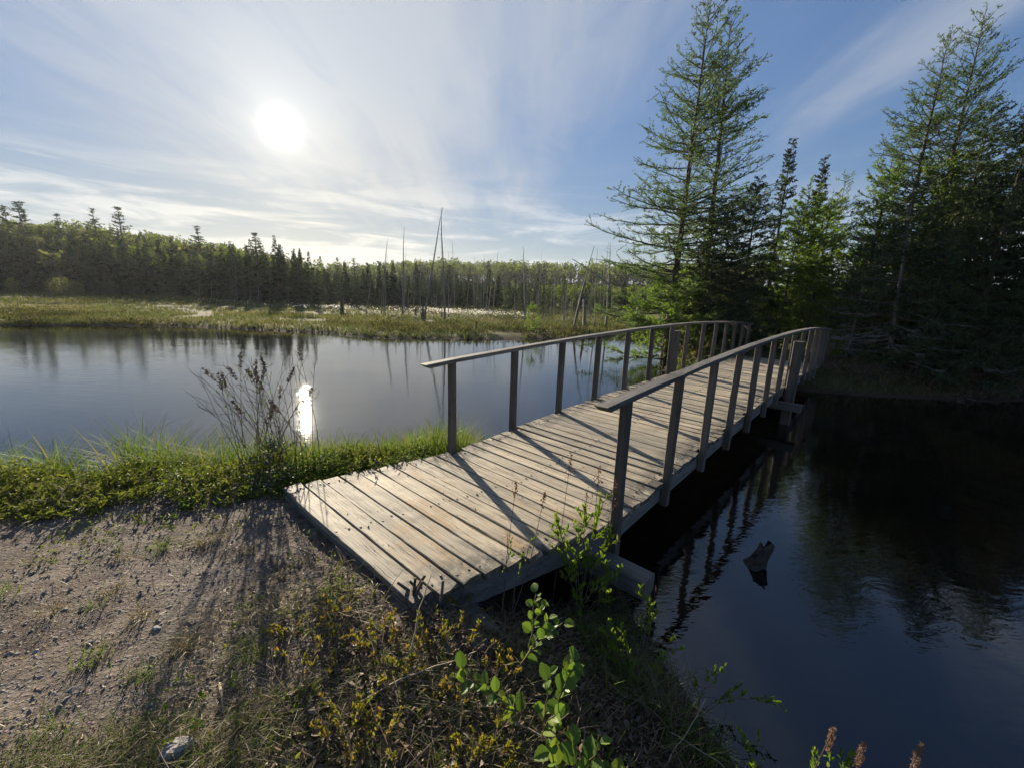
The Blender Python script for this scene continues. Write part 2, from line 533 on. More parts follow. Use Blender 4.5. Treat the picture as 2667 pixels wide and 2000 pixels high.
def mk_wood(name, tone, dark, end_dark, grain_axis, golden=0.0):
    """weathered sawn timber; the grain runs along the given local axis"""
    m, t = new_mat(name)
    co = t.n('ShaderNodeTexCoord').outputs['Object']
    rnd = t.n('ShaderNodeObjectInfo').outputs['Random']
    off = t.n('ShaderNodeCombineXYZ', ins={0: t.math('MULTIPLY', rnd, 37.0), 1: t.math('MULTIPLY', rnd, 91.0), 2: t.math('MULTIPLY', rnd, 53.0)}).outputs[0]
    v0 = t.vmath('ADD', co, off)
    st = [24.0, 24.0, 24.0]
    st[grain_axis] = 0.9
    st2 = [90.0, 90.0, 90.0]
    st2[grain_axis] = 1.6
    warp = t.noise(v0, 2.2, 2.0)
    vg = t.vmath('ADD', v0, t.n('ShaderNodeCombineXYZ', ins={i: t.math('MULTIPLY', warp, 0.0 if i == grain_axis else 0.035) for i in range(3)}).outputs[0])
    g1 = t.noise(t.mapping(vg, tuple(st)), 1.0, 4.0, 0.6)
    g2 = t.noise(t.mapping(vg, tuple(st2)), 1.0, 3.0, 0.6)
    blot = t.noise(v0, 3.5, 5.0, 0.62)
    col = t.mix(t.mrange(g1, 0.35, 0.65), tuple(c * 0.74 for c in tone), tuple(c * 1.08 for c in tone))
    col = t.mix(t.math('MULTIPLY', t.mrange(g2, 0.52, 0.66), 0.75), col, dark)
    col = t.mix(t.math('MULTIPLY', t.mrange(blot, 0.50, 0.70), 0.60), col, tuple(0.55 * d + 0.45 * c * .7 for d, c in zip(dark, tone)))
    col = t.mix(t.math('MULTIPLY', t.mrange(rnd, 0.0, 1.0, 0.0, 1.0, False), 1.0), t.mix(1.0, col, (1.10, 1.08, 1.02), 'MULTIPLY'), t.mix(1.0, col, (.66, .68, .70), 'MULTIPLY'))
    # checks: thin dark splits along the grain
    st3 = [60.0, 60.0, 60.0]
    st3[grain_axis] = 0.55
    ck = t.noise(t.mapping(vg, tuple(st3)), 1.0, 1.0, 0.4)
    check = t.mrange(t.math('ABSOLUTE', t.math('SUBTRACT', ck, 0.5)), 0.0, 0.012, 1.0, 0.0)
    check = t.math('MULTIPLY', check, t.mrange(blot, 0.42, 0.52))
    col = t.mix(t.math('MULTIPLY', check, 0.85), col, (.025, .02, .016))
    if golden:
        gm = t.math('MULTIPLY', t.mrange(t.noise(v0, 1.7, 3.0), 0.54, 0.66), t.mrange(g2, 0.44, 0.56))
        col = t.mix(t.math('MULTIPLY', gm, golden), col, (.30, .185, .075))
    if end_dark:
        sp = t.n('ShaderNodeSeparateXYZ', ins={0: co})
        a = t.math('ABSOLUTE', sp.outputs[grain_axis])
        e = t.math('MULTIPLY', t.mrange(a, end_dark[0], end_dark[1]), t.mrange(t.noise(v0, 7.0, 6.0, 0.72), 0.36, 0.58))
        col = t.mix(t.math('MULTIPLY', e, 0.85), col, (.045, .042, .038))
        li = t.math('MULTIPLY', t.mrange(a, end_dark[0] - .1, end_dark[1]), t.mrange(t.noise(v0, 23.0, 4.0, 0.6), 0.60, 0.70))
        col = t.mix(t.math('MULTIPLY', li, 0.5), col, (.36, .37, .35))
    h = t.math('ADD', t.math('MULTIPLY', g1, 0.6), t.math('SUBTRACT', t.math('MULTIPLY', g2, 0.5), t.math('MULTIPLY', check, 0.8)))
    bp = t.n('ShaderNodeBump', ins={'Strength': 0.75, 'Distance': 0.006, 'Height': h})
    finish(t, t.n('ShaderNodeBsdfPrincipled', ins={'Base Color': col, 'Roughness': 0.72, 'Specular IOR Level': 0.32, 'Normal': bp}))
    return m


M['plank'] = mk_wood('plank', (.41, .355, .27), (.10, .085, .07), (0.50, 0.86), 0, 0.0)
M['plank_worn'] = mk_wood('plank_worn', (.41, .35, .26), (.11, .085, .06), (0.50, 0.86), 0, 0.9)
M['post'] = mk_wood('post', (.155, .13, .11), (.055, .045, .038), None, 2)
M['rail'] = mk_wood('rail', (.20, .185, .168), (.05, .045, .04), None, 1)
M['beam'] = mk_wood('beam', (.25, .24, .235), (.10, .095, .09), None, 1)
M['cross'] = mk_wood('cross', (.19, .175, .155), (.075, .065, .055), None, 0)
M['nail'] = plain_mat('nail', (.05, .042, .036), (.12, .10, .085), 60, .6)


def mk_ground():
    m, t = new_mat('path_soil')
    co = t.n('ShaderNodeTexCoord').outputs['Object']
    a = t.noise(co, 1.1, 5.0, .6)
    b = t.noise(co, 9.0, 6.0, .7)
    c = t.noise(co, 55.0, 4.0, .7)
    vo = t.n('ShaderNodeTexVoronoi', ins={'Vector': co, 'Scale': 42.0, 'Randomness': 1.0})
    col = t.mix(t.mrange(a, .42, .58), (.140, .114, .092), (.066, .046, .035))
    col = t.mix(t.math('MULTIPLY', t.mrange(b, .42, .66), .7), col, (.190, .160, .132))
    col = t.mix(t.math('MULTIPLY', t.mrange(c, .52, .72), .6), col, (.050, .036, .028))
    grit = t.mrange(vo.outputs['Distance'], 0.0, 0.35, 1.0, 0.0)
    col = t.mix(t.math('MULTIPLY', grit, .35), col, t.mix(.5, vo.outputs['Color'], (.24, .215, .185)))
    sp = t.n('ShaderNodeSeparateXYZ', ins={0: co})
    # peaty bank towards the water
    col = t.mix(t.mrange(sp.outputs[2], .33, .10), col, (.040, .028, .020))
    h = t.math('ADD', t.math('ADD', t.math('MULTIPLY', b, 1.2), t.math('MULTIPLY', c, .5)), t.math('MULTIPLY', grit, .35))
    bp = t.n('ShaderNodeBump', ins={'Strength': .9, 'Distance': .022, 'Height': h})
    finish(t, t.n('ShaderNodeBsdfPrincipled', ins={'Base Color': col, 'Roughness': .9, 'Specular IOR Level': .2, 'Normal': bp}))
    return m


def mk_bog():
    m, t = new_mat('bog_peat')
    co = t.n('ShaderNodeTexCoord').outputs['Object']
    a = t.noise(co, .16, 5.0, .6)
    b = t.noise(co, 2.2, 5.0, .65)
    col = t.mix(t.mrange(a, .4, .6), (.070, .080, .024), (.110, .092, .042))
    col = t.mix(t.math('MULTIPLY', t.mrange(b, .4, .66), .6), col, (.045, .042, .020))
    sp = t.n('ShaderNodeSeparateXYZ', ins={0: co})
    col = t.mix(t.mrange(sp.outputs[2], .11, .02), col, (.055, .040, .028))
    bp = t.n('ShaderNodeBump', ins={'Strength': .8, 'Distance': .12, 'Height': b})
    finish(t, t.n('ShaderNodeBsdfPrincipled', ins={'Base Color': col, 'Roughness': .95, 'Specular IOR Level': .1, 'Normal': bp}))
    return m


def mk_water():
    m, t = new_mat('pond_water')
    co = t.n('ShaderNodeTexCoord').outputs['Object']
    r1 = t.noise(t.mapping(co, (1.0, 2.2, 1), (0, 0, R(16))), 3.0, 3.0, .55, .3)
    r2 = t.noise(t.mapping(co, (1.0, 2.6, 1), (0, 0, R(-14))), 11.0, 2.0, .5, .2)
    swell = t.noise(t.mapping(co, (.35, 1.0, 1), (0, 0, R(8))), .9, 2.0, .5)
    calm = t.mrange(t.noise(t.mapping(co, (.5, 1.0, 1)), .33, 2.0), .36, .62, .35, 1.0)
    h = t.math('ADD', t.math('MULTIPLY', r1, 1.0), t.math('MULTIPLY', r2, .26))
    h = t.math('ADD', t.math('MULTIPLY', h, calm), t.math('MULTIPLY', swell, 1.3))
    bp = t.n('ShaderNodeBump', ins={'Strength': 1.0, 'Distance': .0034, 'Height': h})
    finish(t, t.n('ShaderNodeBsdfPrincipled', ins={'Base Color': (.0012, .0011, .001), 'Roughness': .020, 'IOR': 1.75,
                                                  'Specular IOR Level': .5, 'Normal': bp}))
    return m


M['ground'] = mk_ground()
M['bog'] = mk_bog()
M['water'] = mk_water()


# ------------------------------------------------------------------ terrain
NEAR = [(-90, 2.0), (-40, 2.6), (-14, 3.4), (-8, 3.7), (-5.3, 3.85), (-4.26, 4.05), (-2.9, 4.3), (-2.24, 4.5), (-1.48, 4.75), (-.85, 5.0),
        (-.35, 5.15), (-.1, 4.7), (.1, 3.9), (.45, 3.2), (.84, 2.7), (.92, 2.15), (1.0, 1.87), (1.07, 1.55), (1.12, 1.3), (1.3, .6), (1.7, -1),
        (2.6, -5), (5, -40), (-90, -40)]
FAR = [(-400, 10), (-120, 14), (-60, 15.5), (-30, 16.5), (-21.3, 17.2), (-17.7, 18.4), (-14.5, 18.8), (-11, 18.2), (-8.1, 17.8), (-5.2, 16.7),
       (-3, 17.2), (-1.1, 17.4), (1.9, 18.5), (3.6, 19.6), (5, 20.2), (6.2, 19.4), (6.2, 17.5), (5.9, 15.5), (5.0, 13.2), (4.1, 11.5),
       (4.25, 10.7), (5.2, 10.0), (6.9, 9.3), (8.05, 8.8), (9.5, 8.75), (11.8, 9.2), (16, 9), (25, 7.5), (45, 4), (120, -10), (400, -60),
       (400, 500), (-400, 500)]
AZK = [-75, -60, -50.7, -41.7, -35, -29.3, -18, -7, 2, 13.5, 22, 40, 75]
RFOOT = [100, 92, 80, 62, 52, 46, 45, 45.4, 47, 51, 52, 50, 50]
HK = [-75, -55, -45, -40, -35, -29, -24, -18, 0, 30, 75]
HMAX = [8.5, 7.8, 6.8, 5.4, 3.5, 1.7, .5, .3, .3, .8, 1]


def near_z(x, y):
    d = sdist(NEAR, x, y)
    dd = d + 0.16 * vnoise(x, y, 2.2, 3)
    wd = 1.05 + .50 * sstep(-.75, .05, x) * (1 - sstep(2.6, 3.2, y))
    z = np.where(dd > 0, 0.42 * sstep(-0.02, 1.0, dd / wd) ** 0.9, np.maximum(dd * 0.9, -0.6))
    z = z + sstep(.25, .9, d) * (0.045 * vnoise(x, y, 1.3, 4) + 0.026 * vnoise(x + 5, y, 7, 3) + 0.014 * vnoise(x, y + 3, 19, 2))
    # hollow under the right-hand side of the deck
    c_, s_ = math.cos(R(42.25)), math.sin(R(42.25))
    l = (x + .573) * c_ - (y - 3.873) * s_
    q = (x + .573) * s_ + (y - 3.873) * c_
    l = l - .265 * np.minimum(q, 0)
    z = z - .15 * sstep(.9, 1.5, l) * (1 - sstep(1.75, 2.15, l)) * sstep(-1.40, -1.05, q) * (z > .05)
    # trodden hollow of the path, a little fill beside the deck
    z = z + 0.03 * np.exp(-((x + .75) ** 2 + (y - 2.2) ** 2) / .15)
    return z


def far_z(x, y):
    x = np.asarray(x, float)
    y = np.asarray(y, float)
    d = sdist(FAR, x, y)
    dd = d + 0.7 * vnoise(x, y, .45, 4)
    r = np.hypot(x, y)
    az = np.degrees(np.arctan2(x, y))
    land = np.exp(-(((x - 8.5) / 6) ** 2 + ((y - 13) / 5) ** 2))
    land = np.maximum(land, sstep(9, 14, x) * (1 - sstep(20, 30, y)))
    h = .15 + .33 * land + .10 * vnoise(x, y, .7, 3)
    z = np.where(dd > 0, h * sstep(-.05, 1.1, dd), np.maximum(dd * .5, -.6))
    foot = np.interp(az, AZK, RFOOT)
    z = z + np.interp(az, HK, HMAX) * sstep(foot - 2, foot + 48, r) + 4.6 * sstep(95, 170, r) * sstep(-22, -10, az)
    # open pools in the bog
    for px, py, wx, wy in ((-18.7, 35.6, 3.6, .75), (-15.2, 34.6, 2.6, .55), (-28.3, 33.4, 2.2, .5), (-23, 30.5, 2.8, .4), (-34, 30, 4, .45), (-9, 36.5, 2, .5)):
        z = z - .42 * np.exp(-((x - px) / wx) ** 2 - ((y - py) / wy) ** 2)
    return z


def grid(name, xs, ys, fz, mat):
    X, Y = np.meshgrid(xs, ys)
    Z = fz(X, Y)
    nx, ny = len(xs), len(ys)
    i = np.arange(nx * ny).reshape(ny, nx)
    F = np.stack([i[:-1, :-1], i[:-1, 1:], i[1:, 1:], i[1:, :-1]], -1).reshape(-1, 4)
    mb = MB()
    mb.add(np.stack([X, Y, Z], -1).reshape(-1, 3), F)
    return tag(mb.obj(name, mat, smooth=True), kind='structure')


def span(*segs):
    out = []
    for a, b, st in segs:
        out.append(np.arange(a, b, st))
    return np.concatenate(out + [[segs[-1][1]]])


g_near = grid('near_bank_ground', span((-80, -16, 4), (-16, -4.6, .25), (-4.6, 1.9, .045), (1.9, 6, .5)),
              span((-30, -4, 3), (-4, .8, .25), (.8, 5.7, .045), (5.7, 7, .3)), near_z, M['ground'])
g_far = grid('bog_ground', span((-400, -70, 15), (-70, -10, .8), (-10, 3, .5), (3, 14, .2), (14, 40, 1.5), (40, 400, 20)),
             span((-60, 6, 6), (6, 22, .25), (22, 60, .8), (60, 170, 4), (170, 500, 22)), far_z, M['bog'])
mbw = MB()
mbw.add([(-500, -80, 0), (500, -80, 0), (500, 520, 0), (-500, 520, 0)], [[0, 1, 2, 3]])
tag(mbw.obj('water', M['water']), kind='structure')

# ------------------------------------------------------------------ footbridge
BX0, BY0, BTH, BW = -0.573, 3.873, R(42.25), 1.803
bridge = thing('footbridge', 'weathered grey wooden footbridge with plank deck and curved handrails across the dark channel', 'footbridge',
               (BX0, BY0, 0), -BTH)


def rail_z(s):
    c = np.where(np.asarray(s) < 5.2, .0043, .0062)
    return 1.525 - c * (np.asarray(s, float) - 5.2) ** 2


def deck_z(s):
    s = np.asarray(s, float)
    return np.where(s < 0, rail_z(0.0) - .90 + .010 * s, rail_z(s) - .90)


def lat(s):
    """sideways set of the approach span, which is turned a little from the main span"""
    return np.where(np.asarray(s) < 0, .265 * np.asarray(s, float), 0.0)


def bw(local):
    """bridge coordinates (across, along, up) to world"""
    a = np.asarray(local, float)
    c, s_ = math.cos(BTH), math.sin(BTH)
    return np.stack([BX0 + a[..., 0] * c + a[..., 1] * s_, BY0 - a[..., 0] * s_ + a[..., 1] * c, a[..., 2]], -1)


def board(rng, lx, wy, tz, axis=0, seg=12, wob=.0022, bev=.006, ragged=.0, slant=0.0):
    """one sawn board centred on its own origin; long axis = axis"""
    t = np.linspace(-.5, .5, seg + 1)
    hw, ht = wy / 2, tz / 2
    prof = np.array([(-hw + bev, ht), (0, ht), (hw - bev, ht), (hw, ht - bev), (hw, -ht + bev), (hw - bev, -ht), (-hw + bev, -ht), (-hw, -ht + bev), (-hw, ht - bev)])
    k = len(prof)
    cup = rng.uniform(-.0015, .003)
    V = np.zeros((seg + 1, k, 3))
    el, er = np.cumsum(rng.normal(0, wob * .6, (2, seg + 1)), 1)
    el -= el.mean()
    er -= er.mean()
    bow = rng.normal(0, .002) * (t * 2) ** 2
    for j in range(k):
        side = prof[j, 0] / hw
        V[:, j, 0] = t * lx
        V[:, j, 1] = prof[j, 0] + np.where(side > .3, er, np.where(side < -.3, el, 0)) + bow
        V[:, j, 2] = prof[j, 1] + (cup * abs(side) if j < 3 else 0) + rng.normal(0, wob * .25, seg + 1)
    if ragged:
        V[0, :, 0] += rng.uniform(0, ragged, k)
        V[-1, :, 0] -= rng.uniform(0, ragged, k)
    if slant:
        V[0, :, 0] += np.where(prof[:, 1] < 0, slant, 0)
        V[-1, :, 0] -= np.where(prof[:, 1] < 0, slant, 0)
    V = V.reshape(-1, 3)
    if axis == 1:
        V = V[:, [1, 0, 2]] * np.array([-1, 1, 1])
    if axis == 2:
        V = V[:, [2, 1, 0]] * np.array([-1, 1, 1])
    i = np.arange((seg + 1) * k).reshape(seg + 1, k)
    nx = np.roll(i, -1, 1)
    F = np.stack([i[:-1], i[1:], nx[1:], nx[:-1]], -1).reshape(-1, 4)
    mb = MB()
    mb.add(V, F)
    mb.f.append((i[0][None, :], 0))
    mb.f.append((i[-1][None, ::-1], 0))
    return mb


rb = np.random.default_rng(3)
POST_S = [0.0, .885, 1.77, 2.64, 3.52, 4.40, 5.25, 6.02, 6.95, 7.80, 8.60, 9.35, 10.12, 10.75]
plank_full = [board(rb, BW + .02, .1365, .040, 0, 16, .0018, .004, .012).mesh('plank', [M['plank']]) for _ in range(7)]
plank_cut = [board(rb, BW - .076, .1365, .040, 0, 16, .0018, .004, .006).mesh('plank', [M['plank']]) for _ in range(3)]
plank_old = [board(rb, BW + .02, .135, .040, 0, 16, .0030, .005, .022).mesh('plank', [M['plank_worn']]) for _ in range(5)]
s = -1.45
i = 0
PL = []
while s < 10.95:
    wd = .1415
    c = s + wd / 2
    on_post = any(abs(c - p) < .105 for p in POST_S)
    if c < -.1:
        me = plank_old[i % 5]
    elif on_post:
        me = plank_cut[i % 3]
    else:
        me = plank_full[i % 7]
    o = link('plank', me, bridge, (BW / 2 + float(lat(c)) + rb.normal(0, .006), c + rb.normal(0, .0015), float(deck_z(c)) - .02 + rb.normal(0, .002)))
    slope = float(deck_z(c + .05) - deck_z(c - .05)) / .1 if c > .05 else .01
    o.rotation_euler = (slope + rb.normal(0, .008), rb.normal(0, .0012), (math.pi if rb.random() < .5 else 0) + rb.normal(0, .0025))
    PL.append(c)
    s += wd
    i += 1

# nail heads over the three stringers, two to a plank
mb = MB()
for c in PL:
    for l in (.085, BW / 2, BW - .085):
        for dy in (-.038, .038):
            x = l + float(lat(c)) + rb.normal(0, .010)
            y = c + dy + rb.normal(0, .006)
            z = float(deck_z(c)) + .0015
            r_ = rb.uniform(.0055, .0085)
            a = np.arange(6) * np.pi / 3
            top = np.stack([x + r_ * np.cos(a), y + r_ * np.sin(a), np.full(6, z + rb.uniform(.002, .006))], -1)
            bot = top * [1, 1, 0] + [0, 0, z - .006]
            V = np.concatenate([top, bot])
            j = np.arange(6)
            mb.add(V, np.stack([j, j + 6, (j + 1) % 6 + 6, (j + 1) % 6], -1))
            mb.f.append((np.arange(6)[None] + mb.n - 12, 0))
o = mb.obj('nail_head', M['nail'], bridge)
tag(o, 'rusty nail heads dotted over the planks', kind='stuff')

# cones, bark bits and crumbs lying on the boards
mb = MB()
n = 620
ss = np.where(rb.random(n) < .5, rb.uniform(-1.4, 2.5, n), rb.uniform(-1.4, 10.8, n))
P = np.stack([rb.uniform(.05, BW - .05, n) + lat(ss), ss, deck_z(ss) + .002], -1)
rr = rb.uniform(.0018, .0050, n) * np.where(rb.random(n) < .06, 1.8, 1)
octa = np.array([(1, 0, 0), (0, 1, 0), (-1, 0, 0), (0, -1, 0), (0, 0, 1), (0, 0, -.4)], float)
OF = np.array([(0, 1, 4), (1, 2, 4), (2, 3, 4), (3, 0, 4), (1, 0, 5), (2, 1, 5), (3, 2, 5), (0, 3, 5)])
V = octa[None] * rr[:, None, None] * rb.uniform(.5, 1.5, (n, 6, 1)) + P[:, None]
mb.add(V.reshape(-1, 3), (OF[None] + (np.arange(n) * 6)[:, None, None]).reshape(-1, 3))
o = mb.obj('plank_debris', M['litter'])
o.location = (BX0, BY0, 0)
o.rotation_euler = (0, 0, -BTH)
tag(o, 'scattered bark crumbs and cone scales lying on the deck boards', 'debris', kind='stuff')


def sweep(profile, svals, latf, zf, slant=0.0):
    """beam of constant section following the bridge"""
    prof = np.array(profile, float)
    k = len(prof)
    sv = np.asarray(svals, float)
    V = np.zeros((len(sv), k, 3))
    for j in range(k):
        V[:, j, 0] = latf(sv) + prof[j, 0]
        V[:, j, 1] = sv
        V[:, j, 2] = zf(sv) + prof[j, 1]
    if slant:
        lo = prof[:, 1] < prof[:, 1].mean()
        V[0, lo, 1] += slant
        V[-1, lo, 1] -= slant
    ii = np.arange(len(sv) * k).reshape(len(sv), k)
    nx = np.roll(ii, -1, 1)
    mb = MB()
    mb.add(V.reshape(-1, 3), np.stack([ii[:-1], nx[:-1], nx[1:], ii[1:]], -1).reshape(-1, 4))
    mb.f.append((ii[0][None, ::-1], 0))
    mb.f.append((ii[-1][None], 0))
    return mb


def rect(w_, h, b=.006, top=0.0):
    hw = w_ / 2
    return [(-hw + b, top), (hw - b, top), (hw, top - b), (hw, top - h + b), (hw - b, top - h), (-hw + b, top - h), (-hw, top - h + b), (-hw, top - b)][::-1]


# stringers
for l in (.054, BW / 2, BW - .054):
    sweep(rect(.042, .165, .004), np.linspace(0.002, 10.93, 24), lambda q, l=l: np.full_like(q, l), lambda q: deck_z(q) - .0425).obj('stringer', M['beam'], bridge)
    sweep(rect(.042, .165, .004), np.linspace(-1.43, -.002, 4), lambda q, l=l: l + lat(q), lambda q: deck_z(q) - .0425).obj('stringer', M['beam'], bridge)
# header board under the first plank
o = board(rb, BW - .06, .05, .09, 0, 8, .002, .005).obj('end_board', M['cross'], bridge, loc=(BW / 2 + float(lat(-1.42)), -1.425, float(deck_z(-1.42)) - .088))

# posts and handrails
post_me = [board(rb, 1.0, .064, .064, 2, 8, .0016, .005).mesh('rail_post', [M['post']]) for _ in range(5)]
for side, l in (('left', -.004), ('right', BW + .004)):
    for j, p in enumerate(POST_S):
        zb = float(deck_z(p)) - .245 + rb.normal(0, .015)
        zt = float(rail_z(p)) - .001
        o = link('rail_post', post_me[(j * 3 + (side == 'right')) % 5], bridge, (l, p + rb.normal(0, .008), (zb + zt) / 2))
        o.scale = (1, 1, zt - zb)
        o.rotation_euler = (rb.normal(0, .008), rb.normal(0, .008), [0, math.pi / 2, math.pi, -math.pi / 2][int(rb.integers(4))])
    joints = (-.385, 4.44, 8.62, 10.98) if side == 'left' else (-.385, 4.80, 8.60, 10.98)
    for a, b in zip(joints[:-1], joints[1:]):
        sl = .045 if a < 0 else 0
        mbr = sweep(rect(.092, .038, .005, .038), np.linspace(a + .002, b - .002, 14), lambda q, l=l: np.full_like(q, l), rail_z)
        V = mbr.v[0]
        if sl:      # mitred and weathered free end
            V[:8, 1] += np.where(np.abs(V[:8, 0] - l) > .035, .05, 0) + np.where(V[:8, 2] < rail_z(a) + .012, .05, 0)
        V += rb.normal(0, .0012, V.shape)
        mbr.obj('handrail', M['rail'], bridge)

# pier: two tall square posts with a cap beam under the stringers
zc = float(deck_z(5.7)) - .0425 - .165
for l in (-.115, BW + .115):
    o = board(rb, 2.25, .138, .138, 2, 10, .003, .010).obj('pier_post', M['post'], bridge, loc=(l, 5.72, .28))
o = board(rb, BW + .66, .13, .13, 0, 10, .003, .010).obj('cap_beam', M['cross'], bridge, loc=(BW / 2, 5.55, zc - .077))
# sleepers at the near abutment
o = board(rb, BW + .60, .15, .14, 0, 10, .004, .012).obj('sleeper', M['cross'], bridge, loc=(BW / 2 + .03, -.10, float(deck_z(-.1)) - .212 - .072))
o = board(rb, 1.75, .26, .13, 0, 10, .006, .016, .03).obj('sleeper', M['cross'], bridge, loc=(.98, -1.12, .272))
o.rotation_euler = (0, R(3.5), R(-6))
o = board(rb, BW + .5, .20, .18, 0, 10, .004, .012).obj('sleeper', M['cross'], bridge, loc=(BW / 2, 10.6, float(deck_z(10.6)) - .212 - .092))
# ------------------------------------------------------------------ trees on the far bank
def stem_line(rng, h, K, wob, lean=(0, 0)):
    t = np.linspace(0, 1, K)
    wx = np.cumsum(rng.normal(0, wob, K))
    wy = np.cumsum(rng.normal(0, wob, K))
    return np.stack([(wx - wx[0]) * h / K + lean[0] * t, (wy - wy[0]) * h / K + lean[1] * t, t * h], -1)


def at_height(line, z):
    return np.stack([np.interp(z, line[:, 2], line[:, 0]), np.interp(z, line[:, 2], line[:, 1]), z], -1)


def curve_branches(rng, B, az, L, e0, e1, K=6, wob=.06):
    """branch centre lines: start elevation e0 bending to e1"""
    n = len(B)
    t = np.linspace(0, 1, K)
    e = e0[:, None] + (e1 - e0)[:, None] * t[None, :] ** 1.3 + rng.normal(0, wob, (n, K))
    a = az[:, None] + np.cumsum(rng.normal(0, wob, (n, K)), 1)
    st = (L / (K - 1))[:, None]
    dx = np.cos(e) * np.sin(a) * st
    dy = np.cos(e) * np.cos(a) * st
    dzv = np.sin(e) * st
    d = np.stack([dx, dy, dzv], -1)
    P = np.zeros((n, K, 3))
    P[:, 0] = B
    P[:, 1:] = B[:, None] + np.cumsum(d[:, :-1], 1)
    return P


def sample_on(P, idx, t):
    K = P.shape[1]
    f = t * (K - 1)
    j = np.minimum(f.astype(int), K - 2)
    fr = (f - j)[:, None]
    a = P[idx, j]
    b = P[idx, j + 1]
    return a * (1 - fr) + b * fr, unit(b - a)


def twigs_from(rng, P, L, per_m, lmin, lmax, spread, up, K=4, t0=.15):
    cnt = np.maximum(1, (L * per_m).astype(int))
    idx = np.repeat(np.arange(len(P)), cnt)
    t = rng.uniform(t0, 1.0, len(idx)) ** .85
    B, D = sample_on(P, idx, np.minimum(t, .999))
    side = np.where(rng.random(len(idx)) < .5, -1, 1) * rng.uniform(.5, 1.2, len(idx)) * spread
    az = np.arctan2(D[:, 0], D[:, 1]) + side
    ln = rng.uniform(lmin, lmax, len(idx)) * (1.15 - .6 * t) * np.clip(L[idx] / 1.2, .45, 1.2)
    e0 = np.arcsin(np.clip(D[:, 2], -1, 1)) * .6 + rng.normal(0, .28, len(idx))
    return curve_branches(rng, B, az, ln, e0, e0 + up + rng.normal(0, .3, len(idx)), K, .14), ln


def tufts(rng, mb, P, L, step, size, wid, m, per=2, tilt=.9, t0=.1, droop=0.0):
    """short needle clusters set along shoots"""
    cnt = np.maximum(2, (L / step).astype(int))
    idx = np.repeat(np.arange(len(P)), cnt)
    t = rng.uniform(t0, .999, len(idx))
    B, D = sample_on(P, idx, t)
    for k in range(per):
        rd = unit(rng.normal(0, 1, (len(idx), 3)))
        dd = unit(D * (1 - tilt * .5) + rd * tilt + np.array([0, 0, -droop]))
        nn = unit(rng.normal(0, 1, (len(idx), 3)))
        leaves(mb, B, dd, nn, rng.uniform(.6, 1.25, len(idx)) * size, rng.uniform(.7, 1.3, len(idx)) * wid, m, 0, .5)


def make_larch(seed, h, rmax, nb, needle, dens=1.0, lean=(0, 0), z0=.08, power=.8, upper_up=.75, tw=9.0, low_bias=1.0, wob=.010, shape_side=None, nsize=.050):
    rng = np.random.default_rng(seed)
    K = 16
    line = stem_line(rng, h, K, wob, lean)
    rad = np.interp(np.linspace(0, 1, K), [0, .04, 1], [.013 * h * 1.25, .0115 * h, .004])
    trunk, crown = MB(), MB()
    tubes(trunk, line, rad, 7, 0)
    f = np.sort(rng.uniform(0, 1, nb) ** low_bias)
    z = h * (z0 + (.985 - z0) * f)
    rel = (z / h - z0) / (1 - z0)
    az = np.arange(nb) * 2.39996 + rng.normal(0, .5, nb)
    L = rmax * (1.02 - rel) ** power * rng.uniform(.55, 1.1, nb) + .12
    if shape_side is not None:
        L = L * (1 + .55 * np.maximum(0, np.cos(az - shape_side)) * (1 - rel))
    e0 = np.interp(rel, [0, .35, 1], [-.12, .12, upper_up]) + rng.normal(0, .14, nb)
    e1 = e0 + np.interp(rel, [0, .4, 1], [.45, .35, .15]) + rng.normal(0, .15, nb)
    B = at_height(line, z)
    P = curve_branches(rng, B, az, L, e0, e1, 7, .07)
    br = np.clip(.010 * L + .004, .004, .03)[:, None] * np.linspace(1, .25, 7)[None]
    tubes(trunk, P, br, 4, 0)
    T, TL = twigs_from(rng, P, L, tw * dens, .22, .55, 1.0, .35)
    tubes(crown, T, np.full((len(T), 4), .0045) * np.array([1.2, 1, .8, .5]), 3, 1)
    T2, TL2 = twigs_from(rng, T, TL, 6.0, .10, .24, .9, .3, 3)
    tubes(crown, T2, np.full((len(T2), 3), .0032), 3, 1)
    tufts(rng, crown, P, L, .060 / dens, nsize, nsize * .34, 0, 2)
    tufts(rng, crown, T, TL, .036 / dens, nsize, nsize * .34, 0, 2)
    tufts(rng, crown, T2, TL2, .034 / dens, nsize, nsize * .34, 0, 2)
    return trunk.mesh('trunk', [M['bark_dark']], True), crown.mesh('crown', [needle, M['bark_dark']])


